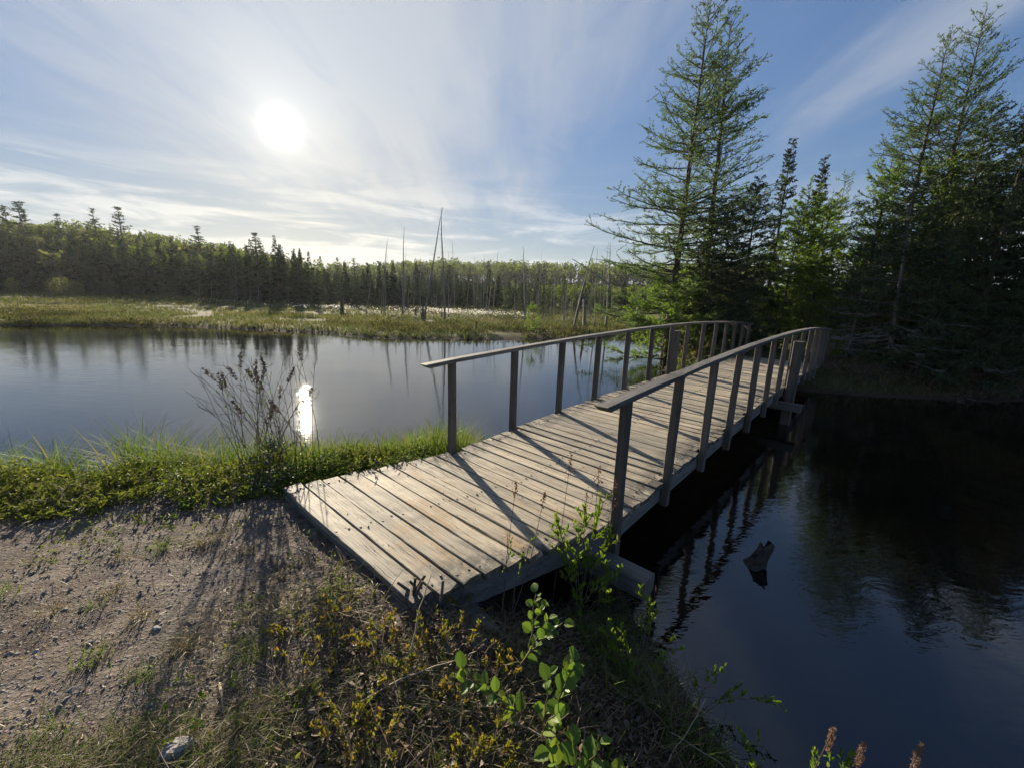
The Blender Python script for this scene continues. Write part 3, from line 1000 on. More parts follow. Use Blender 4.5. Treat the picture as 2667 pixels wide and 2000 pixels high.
def make_spruce(seed, h, rmax, needle, whorl=.26, per=7, power=.75, z0=.05, droop=-.25, tip=.25, dens=1.0, dead_below=0.0, lean=(0, 0), bark='bark_dark', nsize=.045, top_up=.5):
    rng = np.random.default_rng(seed)
    K = 14
    line = stem_line(rng, h, K, .006, lean)
    trunk, crown = MB(), MB()
    tubes(trunk, line, np.interp(np.linspace(0, 1, K), [0, .05, 1], [.0155 * h, .0125 * h, .004]), 7, 0)
    zs, azs = [], []
    z = h * z0
    while z < h * .985:
        n = max(3, int(per * (1 - .45 * z / h)))
        a0 = rng.uniform(0, 6.28)
        for k in range(n):
            zs.append(z + rng.normal(0, whorl * .55))
            azs.append(a0 + k * 6.283 / n + rng.normal(0, .25))
        z += whorl * (1 - .5 * z / h) * rng.uniform(.8, 1.2)
    z = np.clip(np.array(zs), .02, h * .985)
    az = np.array(azs)
    rel = z / h
    L = rmax * (1.0 - rel) ** power * rng.uniform(.6, 1.12, len(z)) + .07
    e0 = np.interp(rel, [0, .5, .9, 1], [droop, droop * .4, top_up * .6, top_up]) + rng.normal(0, .12, len(z))
    e1 = e0 + tip
    P = curve_branches(rng, at_height(line, z), az, L, e0, e1, 6, .05)
    tubes(trunk, P, np.clip(.011 * L + .003, .003, .024)[:, None] * np.linspace(1, .3, 6)[None], 3, 0)
    live = z > dead_below * (1 + .5 * rng.normal(0, .4, len(z)))
    if dead_below and (~live).sum() > 3:
        T, TL = twigs_from(rng, P[~live], L[~live], 7, .15, .45, 1.1, .1)
        tubes(trunk, T, np.full((len(T), 4), .004), 3, 1)
        T2, TL2 = twigs_from(rng, T, TL, 5, .08, .22, 1.0, .1, 3)
        tubes(trunk, T2, np.full((len(T2), 3), .0028), 3, 1)
    P, L = P[live], L[live]
    T, TL = twigs_from(rng, P, L, 20 * dens, .16, .45, 1.0, .05, 4, .08)
    tubes(crown, T[::2], np.full((len(T[::2]), 4), .0035), 3, 1)
    tufts(rng, crown, P, L, .035 / dens, nsize * 1.3, nsize * .6, 0, 2, .7)
    tufts(rng, crown, T, TL, .024 / dens, nsize * 1.35, nsize * .62, 0, 2, .7)
    return trunk.mesh('trunk', [M[bark], M['dead_twig']], True), crown.mesh('crown', [needle, M['bark_dark']])


def plant_tree(name, label, cat, meshes, x, y, rz=0.0, scale=1.0, group=None, tilt=(0, 0), sink=.06):
    z = float(far_z(np.array([x]), np.array([y]))[0])
    t = thing(name, label, cat, (x, y, z - sink), rz, group)
    t.rotation_euler = (tilt[0], tilt[1], rz)
    t.scale = (scale,) * 3 if np.isscalar(scale) else scale
    link('trunk', meshes[0], t)
    link('crown', meshes[1], t)
    return t


larch_a = make_larch(21, 10.4, 2.85, 175, M['needle_larch'], 1.12, (.25, 0), .10, .72, .75)
larch_b = make_larch(22, 9.9, 2.5, 165, M['needle_larch'], 1.12, (.2, 0), .10, .70, .75)
larch_c = make_larch(23, 6.6, 1.6, 100, M['needle_larch'], 1.2, (0, 0), .06, .75, .6)
larch_y1 = make_larch(24, 5.2, 1.15, 95, M['needle_larch_young'], 1.6, (0, 0), .10, .65, .55, 8, nsize=.06)
larch_y2 = make_larch(25, 4.4, 1.2, 85, M['needle_larch_young'], 1.6, (.1, 0), .08, .6, .5, 8, nsize=.06)
larch_low = make_larch(26, 2.9, 1.75, 60, M['needle_larch_young'], 1.5, (-.1, 0), .05, .5, .3, 8, .8, nsize=.06)
spruce_a = make_spruce(31, 5.9, 1.55, M['needle_spruce'], .24, 7, .75)
spruce_b = make_spruce(32, 8.2, 1.15, M['needle_fir'], .26, 7, .85, .05, -.2, .35, nsize=.055, top_up=.75)
spruce_c = make_spruce(33, 7.4, 2.1, M['needle_spruce'], .24, 9, .62, .04, -.28, .25, .82, .8)
spruce_d = make_spruce(34, 5.0, 1.75, M['needle_spruce'], .25, 7, .6, .04, -.2, .2, .9, 1.9, (.45, .1), 'bark_grey')
spruce_s = make_spruce(35, 3.0, 1.0, M['needle_spruce'], .2, 6, .7)

plant_tree('larch_tree', 'tallest airy larch of the twin pair behind the bridge, nearer the pond', 'larch', larch_a, 5.35, 14.5, .4, (1.18, 1.18, 1.06))
plant_tree('larch_tree', 'second tall larch of the twin pair behind the bridge, nearer the fir spires', 'larch', larch_b, 6.75, 15.2, 2.2, (1.2, 1.2, 1.05))
plant_tree('larch_tree', 'low bright green larch whose boughs hang over the pond beside the bridge', 'larch', larch_low, 5.0, 13.6, 1.0)
plant_tree('larch_tree', 'small pale green larch drooping at the water edge under the twin larches', 'larch', larch_low, 5.9, 15.6, 3.7, .85)
plant_tree('spruce_tree', 'dense dark spruce filling the space below the twin larches', 'spruce', spruce_a, 6.35, 14.0, .3, .82)
plant_tree('spruce_tree', 'dark spruce crowding the foot of the second twin larch', 'spruce', spruce_a, 6.95, 14.4, 1.7, .84)
plant_tree('spruce_tree', 'pointed spruce between the twin larches and the narrow fir spires', 'spruce', spruce_a, 7.45, 13.9, 2.9, .90)
plant_tree('fir_tree', 'taller narrow black-green fir spire against the blue sky', 'fir', spruce_b, 11.3, 19.0, .2, 1.02)
plant_tree('fir_tree', 'shorter narrow fir spire beside the taller one', 'fir', spruce_b, 13.1, 19.5, 2.4, .94)
plant_tree('larch_tree', 'slender yellow-green young larch of the bridge-end clump, nearest the twin larches', 'larch', larch_y2, 8.55, 13.5, .3, 1.0)
plant_tree('larch_tree', 'tallest yellow-green young larch of the clump at the bridge end', 'larch', larch_y1, 9.1, 14.0, 1.2, 1.02)
plant_tree('larch_tree', 'yellow-green young larch of the bridge-end clump, farthest from the twin larches', 'larch', larch_y1, 10.2, 14.5, 2.9, 1.0)
plant_tree('larch_tree', 'thin young larch stem in the middle of the clump at the bridge end', 'larch', larch_y2, 9.6, 13.9, 4.4, 1.04)
plant_tree('larch_tree', 'short yellow-green larch pushing out at the front of the clump', 'larch', larch_y2, 9.25, 13.2, 5.1, .8)
plant_tree('larch_tree', 'feathery larch standing alone in the sky gap beyond the fir spires', 'larch', larch_c, 13.05, 18.0, .7, 1.0)
plant_tree('larch_tree', 'small light green larch low in the sky gap by the shaded bank', 'larch', larch_c, 13.4, 17.0, 2.0, .72)
plant_tree('larch_tree', 'second-tallest thin-topped larch above the spruces of the shaded bank', 'larch', larch_b, 10.3, 11.7, .9, .82)
plant_tree('larch_tree', 'tallest thin-topped larch above the spruces of the shaded bank', 'larch', larch_a, 11.45, 12.0, 3.4, .84)
plant_tree('larch_tree', 'bright yellow-green larch leaning out from the spruces of the shaded bank', 'larch', larch_y1, 10.3, 12.6, .5, 1.12)
plant_tree('larch_tree', 'yellow-green larch tucked against the big dark spruce', 'larch', larch_y2, 10.9, 11.6, 2.5, 1.25)
plant_tree('spruce_tree', 'big dark spruce overhanging the black water on the shaded bank', 'spruce', spruce_c, 10.9, 9.9, .3, .80)
plant_tree('spruce_tree', 'tallest black spruce of the shaded bank', 'spruce', spruce_c, 12.0, 10.2, 2.0, .98)
plant_tree('spruce_tree', 'leaning spruce with pale grey trunk and dead lower twigs on the shaded bank', 'spruce', spruce_d, 9.6, 10.5, 3.0, .92)
plant_tree('spruce_tree', 'small shaded spruce with bare grey twigs beside the bridge end path', 'spruce', spruce_d, 9.2, 11.4, .4, .62)
plant_tree('spruce_tree', 'low dense spruce filling the gap under the leaning grey trunk', 'spruce', spruce_s, 9.75, 9.9, .9, 1.15)
plant_tree('spruce_tree', 'low dense spruce at the foot of the big overhanging one', 'spruce', spruce_s, 11.3, 9.9, 2.9, 1.25)
plant_tree('spruce_tree', 'low dense spruce on the bank beyond the big overhanging one', 'spruce', spruce_s, 12.8, 10.3, 4.9, 1.3)
RG = 'dark spruces crowded behind the shaded bank'  # background fill; the ones out of view are added to cut light
for x, y, sc, rz, me in ((12.6, 12.5, .95, .5, spruce_c), (14.2, 10.6, 1.0, 1.9, spruce_c), (13.6, 14.0, .8, 2.7, spruce_c), (16.0, 12.2, 1.0, .9, spruce_c),
                         (11.8, 13.8, .75, 4.0, spruce_a), (15.4, 15.2, .9, .2, spruce_c), (12.4, 15.5, .7, 3.2, spruce_a), (18.0, 10.4, 1.05, 3.9, spruce_c)):
    plant_tree('spruce_tree', 'dark spruce crowded in behind the shaded bank', 'spruce', me, x, y, rz, sc, RG)
plant_tree('spruce_tree', 'young spruce at the pond-side edge of the path beyond the bridge', 'spruce', spruce_s, 8.1, 13.3, .6, .7)
plant_tree('spruce_tree', 'young spruce hanging over the far end of the pond-side handrail', 'spruce', spruce_s, 7.2, 13.2, 2.4, .75)
plant_tree('spruce_tree', 'young spruce at the foot of the yellow-green larch clump', 'spruce', spruce_s, 10.9, 15.4, 1.4, 1.05)
plant_tree('spruce_tree', 'young spruce in the gap between path and shaded bank', 'spruce', spruce_s, 10.6, 13.4, 4.0, .9)


# ------------------------------------------------------------------ snags, stumps, small bog trees
def make_snag(rng, h, dx, r0, broken=False, branches=0, K=9):
    mb = MB()
    t = np.linspace(0, 1, K)
    bend = rng.normal(0, .06) * h * .25
    line = np.stack([dx * t ** 1.15 + bend * t * (1 - t) + np.cumsum(rng.normal(0, .004 * h, K)) * t, rng.normal(0, .05) * h * t + np.cumsum(rng.normal(0, .004 * h, K)) * t, t * h], -1)
    tubes(mb, line, r0 * np.interp(t, [0, .05, 1], [1.35, 1.0, .55 if broken else .16]), 6, 0, True)
    if branches:
        z = rng.uniform(.25, .95, branches) * h
        B = at_height(line, z)
        L = rng.uniform(.12, .5, branches)
        P = curve_branches(rng, B, rng.uniform(0, 6.28, branches), L, rng.uniform(-.3, .6, branches), rng.uniform(0, .9, branches), 4, .2)
        tubes(mb, P, np.full((branches, 4), r0 * .2) * np.array([1, .8, .6, .3]), 3, 0)
    if broken:
        a = line[-1]
        for k in range(4):
            d = np.array([rng.normal(0, .5) * r0, rng.normal(0, .5) * r0, 0])
            tubes(mb, np.stack([a + d, a + d * 1.1 + [0, 0, rng.uniform(.04, .16)]]), np.array([r0 * .3, .003]), 3, 0)
    return mb


SNAG = [(-9.63, 27.18, 2.85, 0.49), (-9.24, 29.18, 4.97, 0.47), (-9.10, 29.25, 5.19, 0.52), (-7.71, 29.03, 5.92, 0.17), (-8.29, 31.77, 4.97, 0.30),
        (-7.95, 33.13, 4.26, 0.30), (-5.19, 24.12, 6.39, 1.07), (-4.07, 24.58, 6.43, 0.02), (-4.80, 27.84, 5.31, -0.02), (-4.48, 31.68, 5.43, -0.08),
        (-4.38, 28.03, 4.39, -0.10), (-6.55, 35.23, 4.16, 0.37), (-6.27, 31.79, 2.47, 0.09), (-2.89, 30.50, 4.30, 0.07), (-2.75, 37.52, 5.19, -0.04),
        (-1.56, 31.16, 4.88, 0.27), (-1.90, 30.99, 4.11, 0.30), (0.69, 25.85, 4.55, -0.23), (2.56, 44.0, 6.1, -0.02), (3.08, 21.43, 4.23, 0.81),
        (4.51, 23.29, 4.36, -0.17), (5.33, 24.08, 4.79, 0.01), (5.90, 27.91, 5.15, 0.00), (4.00, 23.62, 1.64, -0.11), (6.90, 29.79, 2.58, -0.21),
        (3.12, 33.46, 3.37, 0.01), (2.88, 24.29, 1.86, -0.10), (5.60, 40.56, 3.06, -0.03), (0.02, 26.92, 1.77, -0.00), (1.56, 38.12, 2.90, 0.18),
        (6.00, 32.85, 1.67, -0.06), (-29.31, 39.31, 2.06, 0.07), (-27.30, 41.50, 2.98, 0.05), (-26.57, 42.30, 2.14, 0.24), (-23.20, 38.15, 1.86, 0.16),
        (-27.15, 45.26, 2.25, -0.05), (-22.38, 42.88, 1.95, 0.15), (-22.15, 43.13, 2.46, 0.19), (-20.4, 43.2, 3.2, 0.18), (-44.7, 52.1, 3.4, 0.5),
        (-41.30, 50.30, 2.51, 0.24), (-12.29, 24.35, 0.90, 0.07), (-30.72, 42.75, 2.05, 0.10), (-25.92, 43.28, 1.71, 0.12), (-23.96, 44.0, 1.26, 0.02)]
rsn = np.random.default_rng(404)
for _ in range(26):
    SNAG.append((rsn.uniform(-9, 8), rsn.uniform(27, 42), rsn.uniform(2.2, 4.6), rsn.normal(.05, .18)))
SPECIAL = {6: 'leaning tall bare dead trunk in the bog, one of the tallest pair', 7: 'tall straight bare dead trunk in the bog, one of the tallest pair',
           3: 'tall straight needle-thin dead trunk standing apart from the tallest pair', 19: 'strongly leaning dead trunk at the bog edge beyond the handrail',
           21: 'dead trunk with a broken pole slanting down across it', 23: 'short thick broken dead trunk in the bog grass',
           17: 'dead trunk with a dark thick foot behind the small green larch'}
rs = np.random.default_rng(77)
for i, (x, y, h, dx) in enumerate(SNAG):
    big = i in SPECIAL
    r0 = (.062 if big else .034) * (.75 + .06 * h)
    if i == 23:
        r0 = .11
    mb = make_snag(rs, h, dx, r0, broken=(h < 2.0), branches=int(rs.integers(3, 9)) if h > 2.2 else int(rs.integers(0, 4)))
    if i == 21:
        a = np.array([.05, 0, 2.55])
        tubes(mb, np.stack([a + [0.05, 0, -.15], a + [-1.1, .1, .65], a + [-2.2, .2, 1.28]]), np.array([.05, .04, .02]), 5, 0)
    z = float(far_z(np.array([x]), np.array([y]))[0])
    o = mb.obj('dead_tree', M['dead_wood'], smooth=True, loc=(x, y, z - .12))
    if big:
        tag(o, SPECIAL[i], 'dead tree', 'dead trunks standing in the bog')
    elif x < -19:
        tag(o, 'short grey dead snag before the dark forest wall', 'dead tree', 'dead trunks standing in the bog')
    elif h < 2.0:
        tag(o, 'short broken dead pole standing in the bog grass', 'dead tree', 'dead trunks standing in the bog')
    else:
        how = 'leaning' if dx > .25 else 'straight'
        size = 'tall thin' if h > 4.7 else 'thin' if h > 3.6 else 'shorter thin'
        where = 'near the tallest dead pair' if x < -3.5 else 'among the bog spruces' if x < 3 else 'close to the low bright green larch'
        tag(o, f'{size} {how} dead trunk {where}', 'dead tree', 'dead trunks standing in the bog')
for x, y, h, r0, lab in ((-11.5, 27.98, 1.25, .15, 'thick dead stump with a crooked branch at its top'), (-6.92, 29.42, .54, .09, 'dark stub of a stump near the tallest dead trunks'),
                         (-5.3, 24.2, .93, .10, 'dark stump at the foot of the leaning tall dead trunk'), (-1.79, 19.49, .42, .07, 'small leaning stump near the bog shore'),
                         (-.46, 22.08, .34, .05, 'tiny stub post in the bog grass')):
    mb = make_snag(rs, h, .05, r0, True, 1 if h > 1 else 0, 5)
    if h > 1:
        tubes(mb, np.array([(0.03, 0, 1.1), (-.1, 0, 1.25), (-.22, .02, 1.27), (-.3, .03, 1.2)]), np.array([.05, .04, .03, .012]), 4, 0)
    z = float(far_z(np.array([x]), np.array([y]))[0])
    tag(mb.obj('tree_stump', M['bark_dark'], smooth=True, loc=(x, y, z - .08)), lab, 'stump', 'stumps in the bog')

tam = make_larch(41, 1.35, .38, 34, M['needle_larch_young'], 1.3, (0, 0), .12, .6, .4, 9, nsize=.06)
plant_tree('larch_tree', 'small feathery green larch on the bog shore before the dead trunks', 'larch', tam, .89, 19.93, 0, 1.0)
bsp = make_spruce(42, 3.0, .55, M['needle_spruce'], .17, 6, .7, .10, -.25, .25, .8)
bsp2 = make_spruce(43, 2.4, .62, M['needle_spruce'], .2, 5, .5, .2, -.2, .3, .7)
for i, (x, y, sc, me, lab) in enumerate(((2.03, 29.30, 1.0, bsp, 'slim dark bog spruce standing clear among dead trunks'), (-.70, 31.58, .80, bsp, 'slimmer bog spruce beside the clear-standing one'),
                                         (1.88, 37.4, 1.25, bsp2, 'ragged bog spruce behind the slim dark one'), (3.34, 38.3, 1.0, bsp2, 'shorter ragged bog spruce beside the slim dark one'))):
    plant_tree('spruce_tree', lab, 'spruce', me, x, y, i * 1.3, sc)
rq = np.random.default_rng(5)
BG = 'small spruces scattered over the bog'
for i in range(34):
    if i < 16:
        x, y = rq.uniform(-5, 9), rq.uniform(34, 44)
    else:
        x, y = rq.uniform(-44, -8), rq.uniform(36, 42)
        y += max(0, (-x - 26) * .35)
    slim = rq.random() < .5
    sc = rq.uniform(.3, .85) if i >= 16 else rq.uniform(.6, 1.15)
    size = ('tiny' if sc < .5 else 'small' if sc < .8 else 'larger') + (' slim' if slim else ' ragged')
    where = 'among the dead trunks on the bog' if i < 16 else 'near the short snags before the forest' if x > -32 else 'by the bushes of the bog margin'
    plant_tree('spruce_tree', f'{size} spruce {where}', 'spruce', bsp if slim else bsp2, x, y, rq.uniform(0, 6), sc, BG)
# ------------------------------------------------------------------ far forest
def far_conifer(seed, n, r, power, droop, leafm, size):
    """conifer of unit height made of bough faces"""
    rng = np.random.default_rng(seed)
    mb = MB()
    tubes(mb, np.array([(0, 0, -.02), (0.004, 0, .5), (0, 0, 1.0)]), np.array([.014, .010, .002]), 4, 1)
    z = .04 + .95 * rng.uniform(0, 1, n) ** 1.05
    az = rng.uniform(0, 6.283, n)
    rad = r * (1.01 - z) ** power * (.75 + .5 * rng.random(n)) * (1 + .25 * np.sin(az * 2 + z * 23 + seed))
    rin = rad * rng.uniform(0, .55, n)
    out = np.stack([np.sin(az), np.cos(az), np.zeros(n)], -1)
    B = out * rin[:, None] + np.stack([0 * z, 0 * z, z], -1)
    D = out + np.stack([rng.normal(0, .25, n), rng.normal(0, .25, n), droop + rng.normal(0, .22, n)], -1)
    Nn = np.array([0, 0, 1.0]) + rng.normal(0, .5, (n, 3))
    leaves(mb, B, D, Nn, np.maximum(rad - rin, .02) * 1.05, size * rng.uniform(.6, 1.4, n) * (1.15 - .6 * z), 0, -.15, .6)
    return mb


def far_pine_mb(seed):
    rng = np.random.default_rng(seed)
    mb = MB()
    tubes(mb, np.array([(0, 0, -.02), (0.006, .004, .5), (0, 0, .98)]), np.array([.016, .011, .003]), 4, 1)
    for k in range(20):
        z = .20 + .78 * k / 19 + rng.normal(0, .012)
        for a in range(int(rng.integers(2, 5))):
            az = rng.uniform(0, 6.28)
            L = (.24 * (1 - (z - .20) / .82) ** 1.15 + .012) * rng.uniform(.45, 1.25)
            e = np.interp(z, [.3, 1], [0.02, .7])
            d = np.array([np.sin(az) * np.cos(e), np.cos(az) * np.cos(e), np.sin(e)])
            tubes(mb, np.stack([np.array([0, 0, z]), np.array([0, 0, z]) + d * L]), np.array([.005, .002]), 3, 1)
            n = 16
            t = rng.uniform(.25, 1.05, n)
            B = np.array([0, 0, z]) + d * (L * t)[:, None] + rng.normal(0, .016, (n, 3)) * [1, 1, .25]
            D = d * .9 + rng.normal(0, .45, (n, 3)) * [1, 1, .5] + [0, 0, .1]
            leaves(mb, B, D, np.array([0, 0, 1.0]) + rng.normal(0, .5, (n, 3)), rng.uniform(.025, .055, n) * (1.25 - .6 * z), rng.uniform(.012, .026, n) * (1.25 - .6 * z), 0, 0, .5)
    return mb


def far_leafy_mb(seed, clumps=26, per=24, big=1.0):
    rng = np.random.default_rng(seed)
    mb = MB()
    tubes(mb, np.array([(0, 0, -.02), (.01, .005, .35), (0, 0, .7)]), np.array([.02, .015, .005]), 4, 1)
    for k in range(clumps):
        z = rng.uniform(.32, .93)
        rr = .26 * math.sqrt(max(0.02, 1 - ((z - .62) / .36) ** 2)) * rng.uniform(.3, 1.0)
        az = rng.uniform(0, 6.28)
        c = np.array([rr * np.sin(az), rr * np.cos(az), z])
        tubes(mb, np.stack([np.array([0, 0, z - .22]), c]), np.array([.006, .002]), 3, 1)
        n = per
        q = unit(rng.normal(0, 1, (n, 3)))
        s_ = rng.uniform(.05, .10)
        B = c + q * s_ * rng.uniform(.4, 1.0, (n, 1)) * [1, 1, .75]
        leaves(mb, B, q + rng.normal(0, .6, (n, 3)), q + rng.normal(0, .4, (n, 3)), rng.uniform(.03, .06, n) * big, rng.uniform(.022, .045, n) * big, 0, 0, .5)
    return mb


PROTO = {
    'spruce': [far_conifer(201 + k, 480, .15 + .022 * k, .85, -.35 + .1 * k, 0, .052) for k in range(4)],
    'pine': [far_pine_mb(221 + k) for k in range(3)],
    'leafy': [far_leafy_mb(231 + k) for k in range(4)],
    'pale': [far_leafy_mb(241 + k) for k in range(2)],
}
LOW = {   # lighter models for the trees that only show as part of the mass
    'spruce': [far_conifer(261 + k, 150, .155 + .025 * k, .85, -.35 + .1 * k, 0, .075) for k in range(3)],
    'pine': [far_pine_mb(221)],
    'leafy': [far_leafy_mb(271 + k, 18, 8, 1.7) for k in range(4)],
    'pale': [far_leafy_mb(281 + k, 18, 8, 1.7) for k in range(2)],
}
PMAT = {'spruce': 'far_spruce', 'pine': 'far_pine', 'leafy': 'far_leaf', 'pale': 'far_leaf_pale'}
PMESH = {k: [p.mesh('far_' + k, [M[PMAT[k]], M['bark_dark']]) for p in v] for k, v in PROTO.items()}
rf = np.random.default_rng(2024)
TREES = []
row = 0
for k in range(30):
    off = k * 1.55 + (k / 30) ** 2 * 25
    az = -63.0
    while az < 25:
        r = float(np.interp(az, AZK, RFOOT)) + off + rf.uniform(-.9, .9)
        stp = (1.35 if k < 4 else 1.85) / r * 57.3 * rf.uniform(.7, 1.35) * (1 + k * .012)
        az += stp
        a = R(az)
        hill = float(np.clip((-az - 20) / 14, 0, 1))
        # kind by depth in the wood and by slope
        p_con = (.96 if k < 4 else .75 if k < 8 else .35) if hill > .3 else (.97 if k < 20 else .85)
        if az > 4:
            p_con = .70 if k < 3 else .12 if k < 12 else .75 if k < 18 else .3
        if rf.random() < p_con:
            kind = 'spruce'
            h = rf.uniform(4.0, 6.6) if k < 5 else rf.uniform(4.0, 5.8)
            if rf.random() < .03:
                kind = 'pine'
                h *= 1.12
        else:
            kind = 'pale' if rf.random() < .3 else 'leafy'
            h = rf.uniform(3.8, 5.6)
        if az > -28 and k < 30:
            h *= float(np.interp(az, [-28, -20, 0, 12], [.95, .62, .55, .55]))
        TREES.append((az, r, kind, h, k))
for k in range(640):       # the far hill behind the middle of the bog
    az = rf.uniform(-24, 30)
    r = rf.uniform(118, 172)
    TREES.append((az, r, 'leafy' if rf.random() < .62 else 'pale' if rf.random() < .3 else 'spruce', rf.uniform(5.5, 8.0), 40))
# emergent pines that break the skyline
for az, r, h in ((-50.2, 95, 8.6), (-49.4, 97, 8.8), (-48.6, 96, 9.4), (-46.4, 94, 7.6), (-44.0, 95, 8.0), (-42.2, 92, 8.6), (-36.2, 78, 7.4), (-31, 76, 7.6), (-26.6, 70, 6.4), (-24.4, 66, 5.6),
                 (-22.5, 60, 5.2), (-20.6, 55, 5.0), (-17.5, 49, 4.6), (-15.9, 48, 4.8), (-13.0, 48, 4.8), (-9.6, 48, 4.2), (-8.8, 47.5, 4.4), (-3.4, 48, 4.2), (-19, 52, 4.5)):
    TREES.append((az, r, 'pine' if rf.random() < .6 else 'spruce', h, -1))
TREES = [(R(a), r, kd, h, k) for a, r, kd, h, k in TREES]
LAB = {'spruce': ('far_spruce_tree', '{size} dark spruce in the forest wall {where}', 'spruce', 'spruces in the far forest wall'),
       'pine': ('far_pine_tree', '{size} ragged pine above the forest {where}', 'pine', 'pines standing above the far forest'),
       'leafy': ('far_leafy_tree', '{size} fresh green leafy tree on the slope {where}', 'tree', 'leafy trees on the far slope'),
       'pale': ('far_leafy_tree', '{size} pale olive leafy tree on the slope {where}', 'tree', 'leafy trees on the far slope')}
count = {'spruce': 0, 'pine': 0, 'leafy': 0, 'pale': 0}
mass = {k: MB() for k in PROTO}
PV = {k: [(np.concatenate(p.v), p) for p in v] for k, v in LOW.items()}
X = np.array([r * math.sin(a) for a, r, *_ in TREES])
Y = np.array([r * math.cos(a) for a, r, *_ in TREES])
Z = far_z(X, Y)
order = sorted(range(len(TREES)), key=lambda i: (TREES[i][4], rf.random()))
for i in order:
    a, r, kind, h, k = TREES[i]
    j = int(rf.integers(len(PROTO[kind])))
    rz = rf.uniform(0, 6.28)
    wide = rf.uniform(.85, 1.3)
    single = (k == -1) or (kind == 'spruce' and k < 3 and count['spruce'] < 190) or (kind in ('leafy', 'pale') and k > 2 and k < 40 and rf.random() < .14 and count[kind] < 70) \
        or (kind == 'pine' and count['pine'] < 45)
    if single:
        count[kind] += 1
        nm, lab, cat, grp = LAB[kind]
        azd = math.degrees(a)
        size = 'tall' if h > 5.3 else 'short' if h < 4.2 else 'mid-sized'
        where = ('behind the bushes of the bog margin' if azd < -38 else 'behind the short grey snags' if azd < -24 else 'between short snags and tall dead trunks' if azd < -15
                 else 'behind the tallest dead trunks' if azd < -3 else 'beyond the ragged bog spruces')
        lab = lab.format(size=size, where=where)
        o = link(nm, PMESH[kind][j], None, (X[i], Y[i], Z[i] - .1))
        o.scale = (h * wide, h * wide, h)
        o.rotation_euler = (0, 0, rz)
        tag(o, lab, cat, grp)
    else:
        V, p = PV[kind][j % len(PV[kind])]
        c, s_ = math.cos(rz), math.sin(rz)
        W_ = np.stack([(V[:, 0] * c - V[:, 1] * s_) * h * wide + X[i], (V[:, 0] * s_ + V[:, 1] * c) * h * wide + Y[i], V[:, 2] * h + Z[i] - .1], -1)
        m = mass[kind]
        m.v.append(W_)
        for F, mi in p.f:
            m.f.append((F + m.n, mi))
        m.n += len(V)
names = {'spruce': 'distant_conifer_wood', 'pine': 'distant_pine_wood', 'leafy': 'distant_leafy_wood', 'pale': 'distant_pale_leafy_wood'}
labs = {'spruce': 'mass of dark conifers filling the wood beyond the bog', 'pine': 'mass of pines deep in the wood beyond the bog',
        'leafy': 'mass of fresh green leafy crowns covering the far slopes', 'pale': 'mass of pale olive leafy crowns among the far slopes'}
for kd, m in mass.items():
    if m.n:
        tag(m.obj(names[kd], [M[PMAT[kd]], M['bark_dark']]), labs[kd], 'forest', kind='stuff')

# ------------------------------------------------------------------ bog plants
rg = np.random.default_rng(9)


def bog_points(n, x0, x1, y0, y1, dmin=.15):
    x = rg.uniform(x0, x1, n)
    y = y0 + (y1 - y0) * rg.random(n) ** 1.35
    az = np.degrees(np.arctan2(x, y))
    ok = (sdist(FAR, x, y) > dmin) & (np.hypot(x, y) < np.interp(az, AZK, RFOOT) + 3)
    x, y = x[ok], y[ok]
    z = far_z(x, y)
    ok = z > .03
    return np.stack([x[ok], y[ok], z[ok] - .02], -1)


mb = MB()
P = np.concatenate([bog_points(17000, -42, 11, 16.3, 52), bog_points(13000, -30, 10, 16.3, 27), bog_points(5500, -75, -35, 16, 66)])
dens = vnoise(P[:, 0], P[:, 1], .35, 4)
P = P[dens > -.16]
dist = np.hypot(P[:, 0], P[:, 1])
n = len(P)
for k in range(3):
    q = P + np.stack([rg.normal(0, .10, n), rg.normal(0, .10, n), np.zeros(n)], -1)
    L = rg.uniform(.10, .27, n) * (1 + .012 * (dist - 17)) * (1 + .7 * np.clip(vnoise(P[:, 0], P[:, 1], .5, 3), -.5, .5))
    blades(mb, q, rg.uniform(0, 6.28, n), L, rg.uniform(.018, .040, n) * (1 + .03 * (dist - 17)), rg.uniform(0, .5, n), rg.uniform(0, .6, n), 2, 0, rg)
tag(mb.obj('bog_grass', M['bog_blade']), 'olive and tan sedge covering the open bog', 'grass', kind='stuff')

mb = MB()
C = np.concatenate([bog_points(700, -48, 8, 16.6, 46), bog_points(420, -26, 8, 16.5, 21)])
C = C[vnoise(C[:, 0] * .5, C[:, 1] * 1.6, .25, 3) > .0]
for c in C:
    r = rg.uniform(.15, .55)
    n = int(60 * (r / .35) ** 1.5)
    q = unit(rg.normal(0, 1, (n, 3)) * [1, 1, .6])
    q[:, 2] = np.abs(q[:, 2])
    B = c + q * r * rg.uniform(.5, 1, (n, 1)) * [1.6, 1, .75]
    leaves(mb, B, q + rg.normal(0, .5, (n, 3)) + [0, 0, .5], rg.normal(0, 1, (n, 3)), rg.uniform(.06, .13, n), rg.uniform(.03, .06, n))
tag(mb.obj('bog_shrubs', M['bog_shrub']), 'low dark heathy hummocks spread through the bog', 'shrubs', kind='stuff')

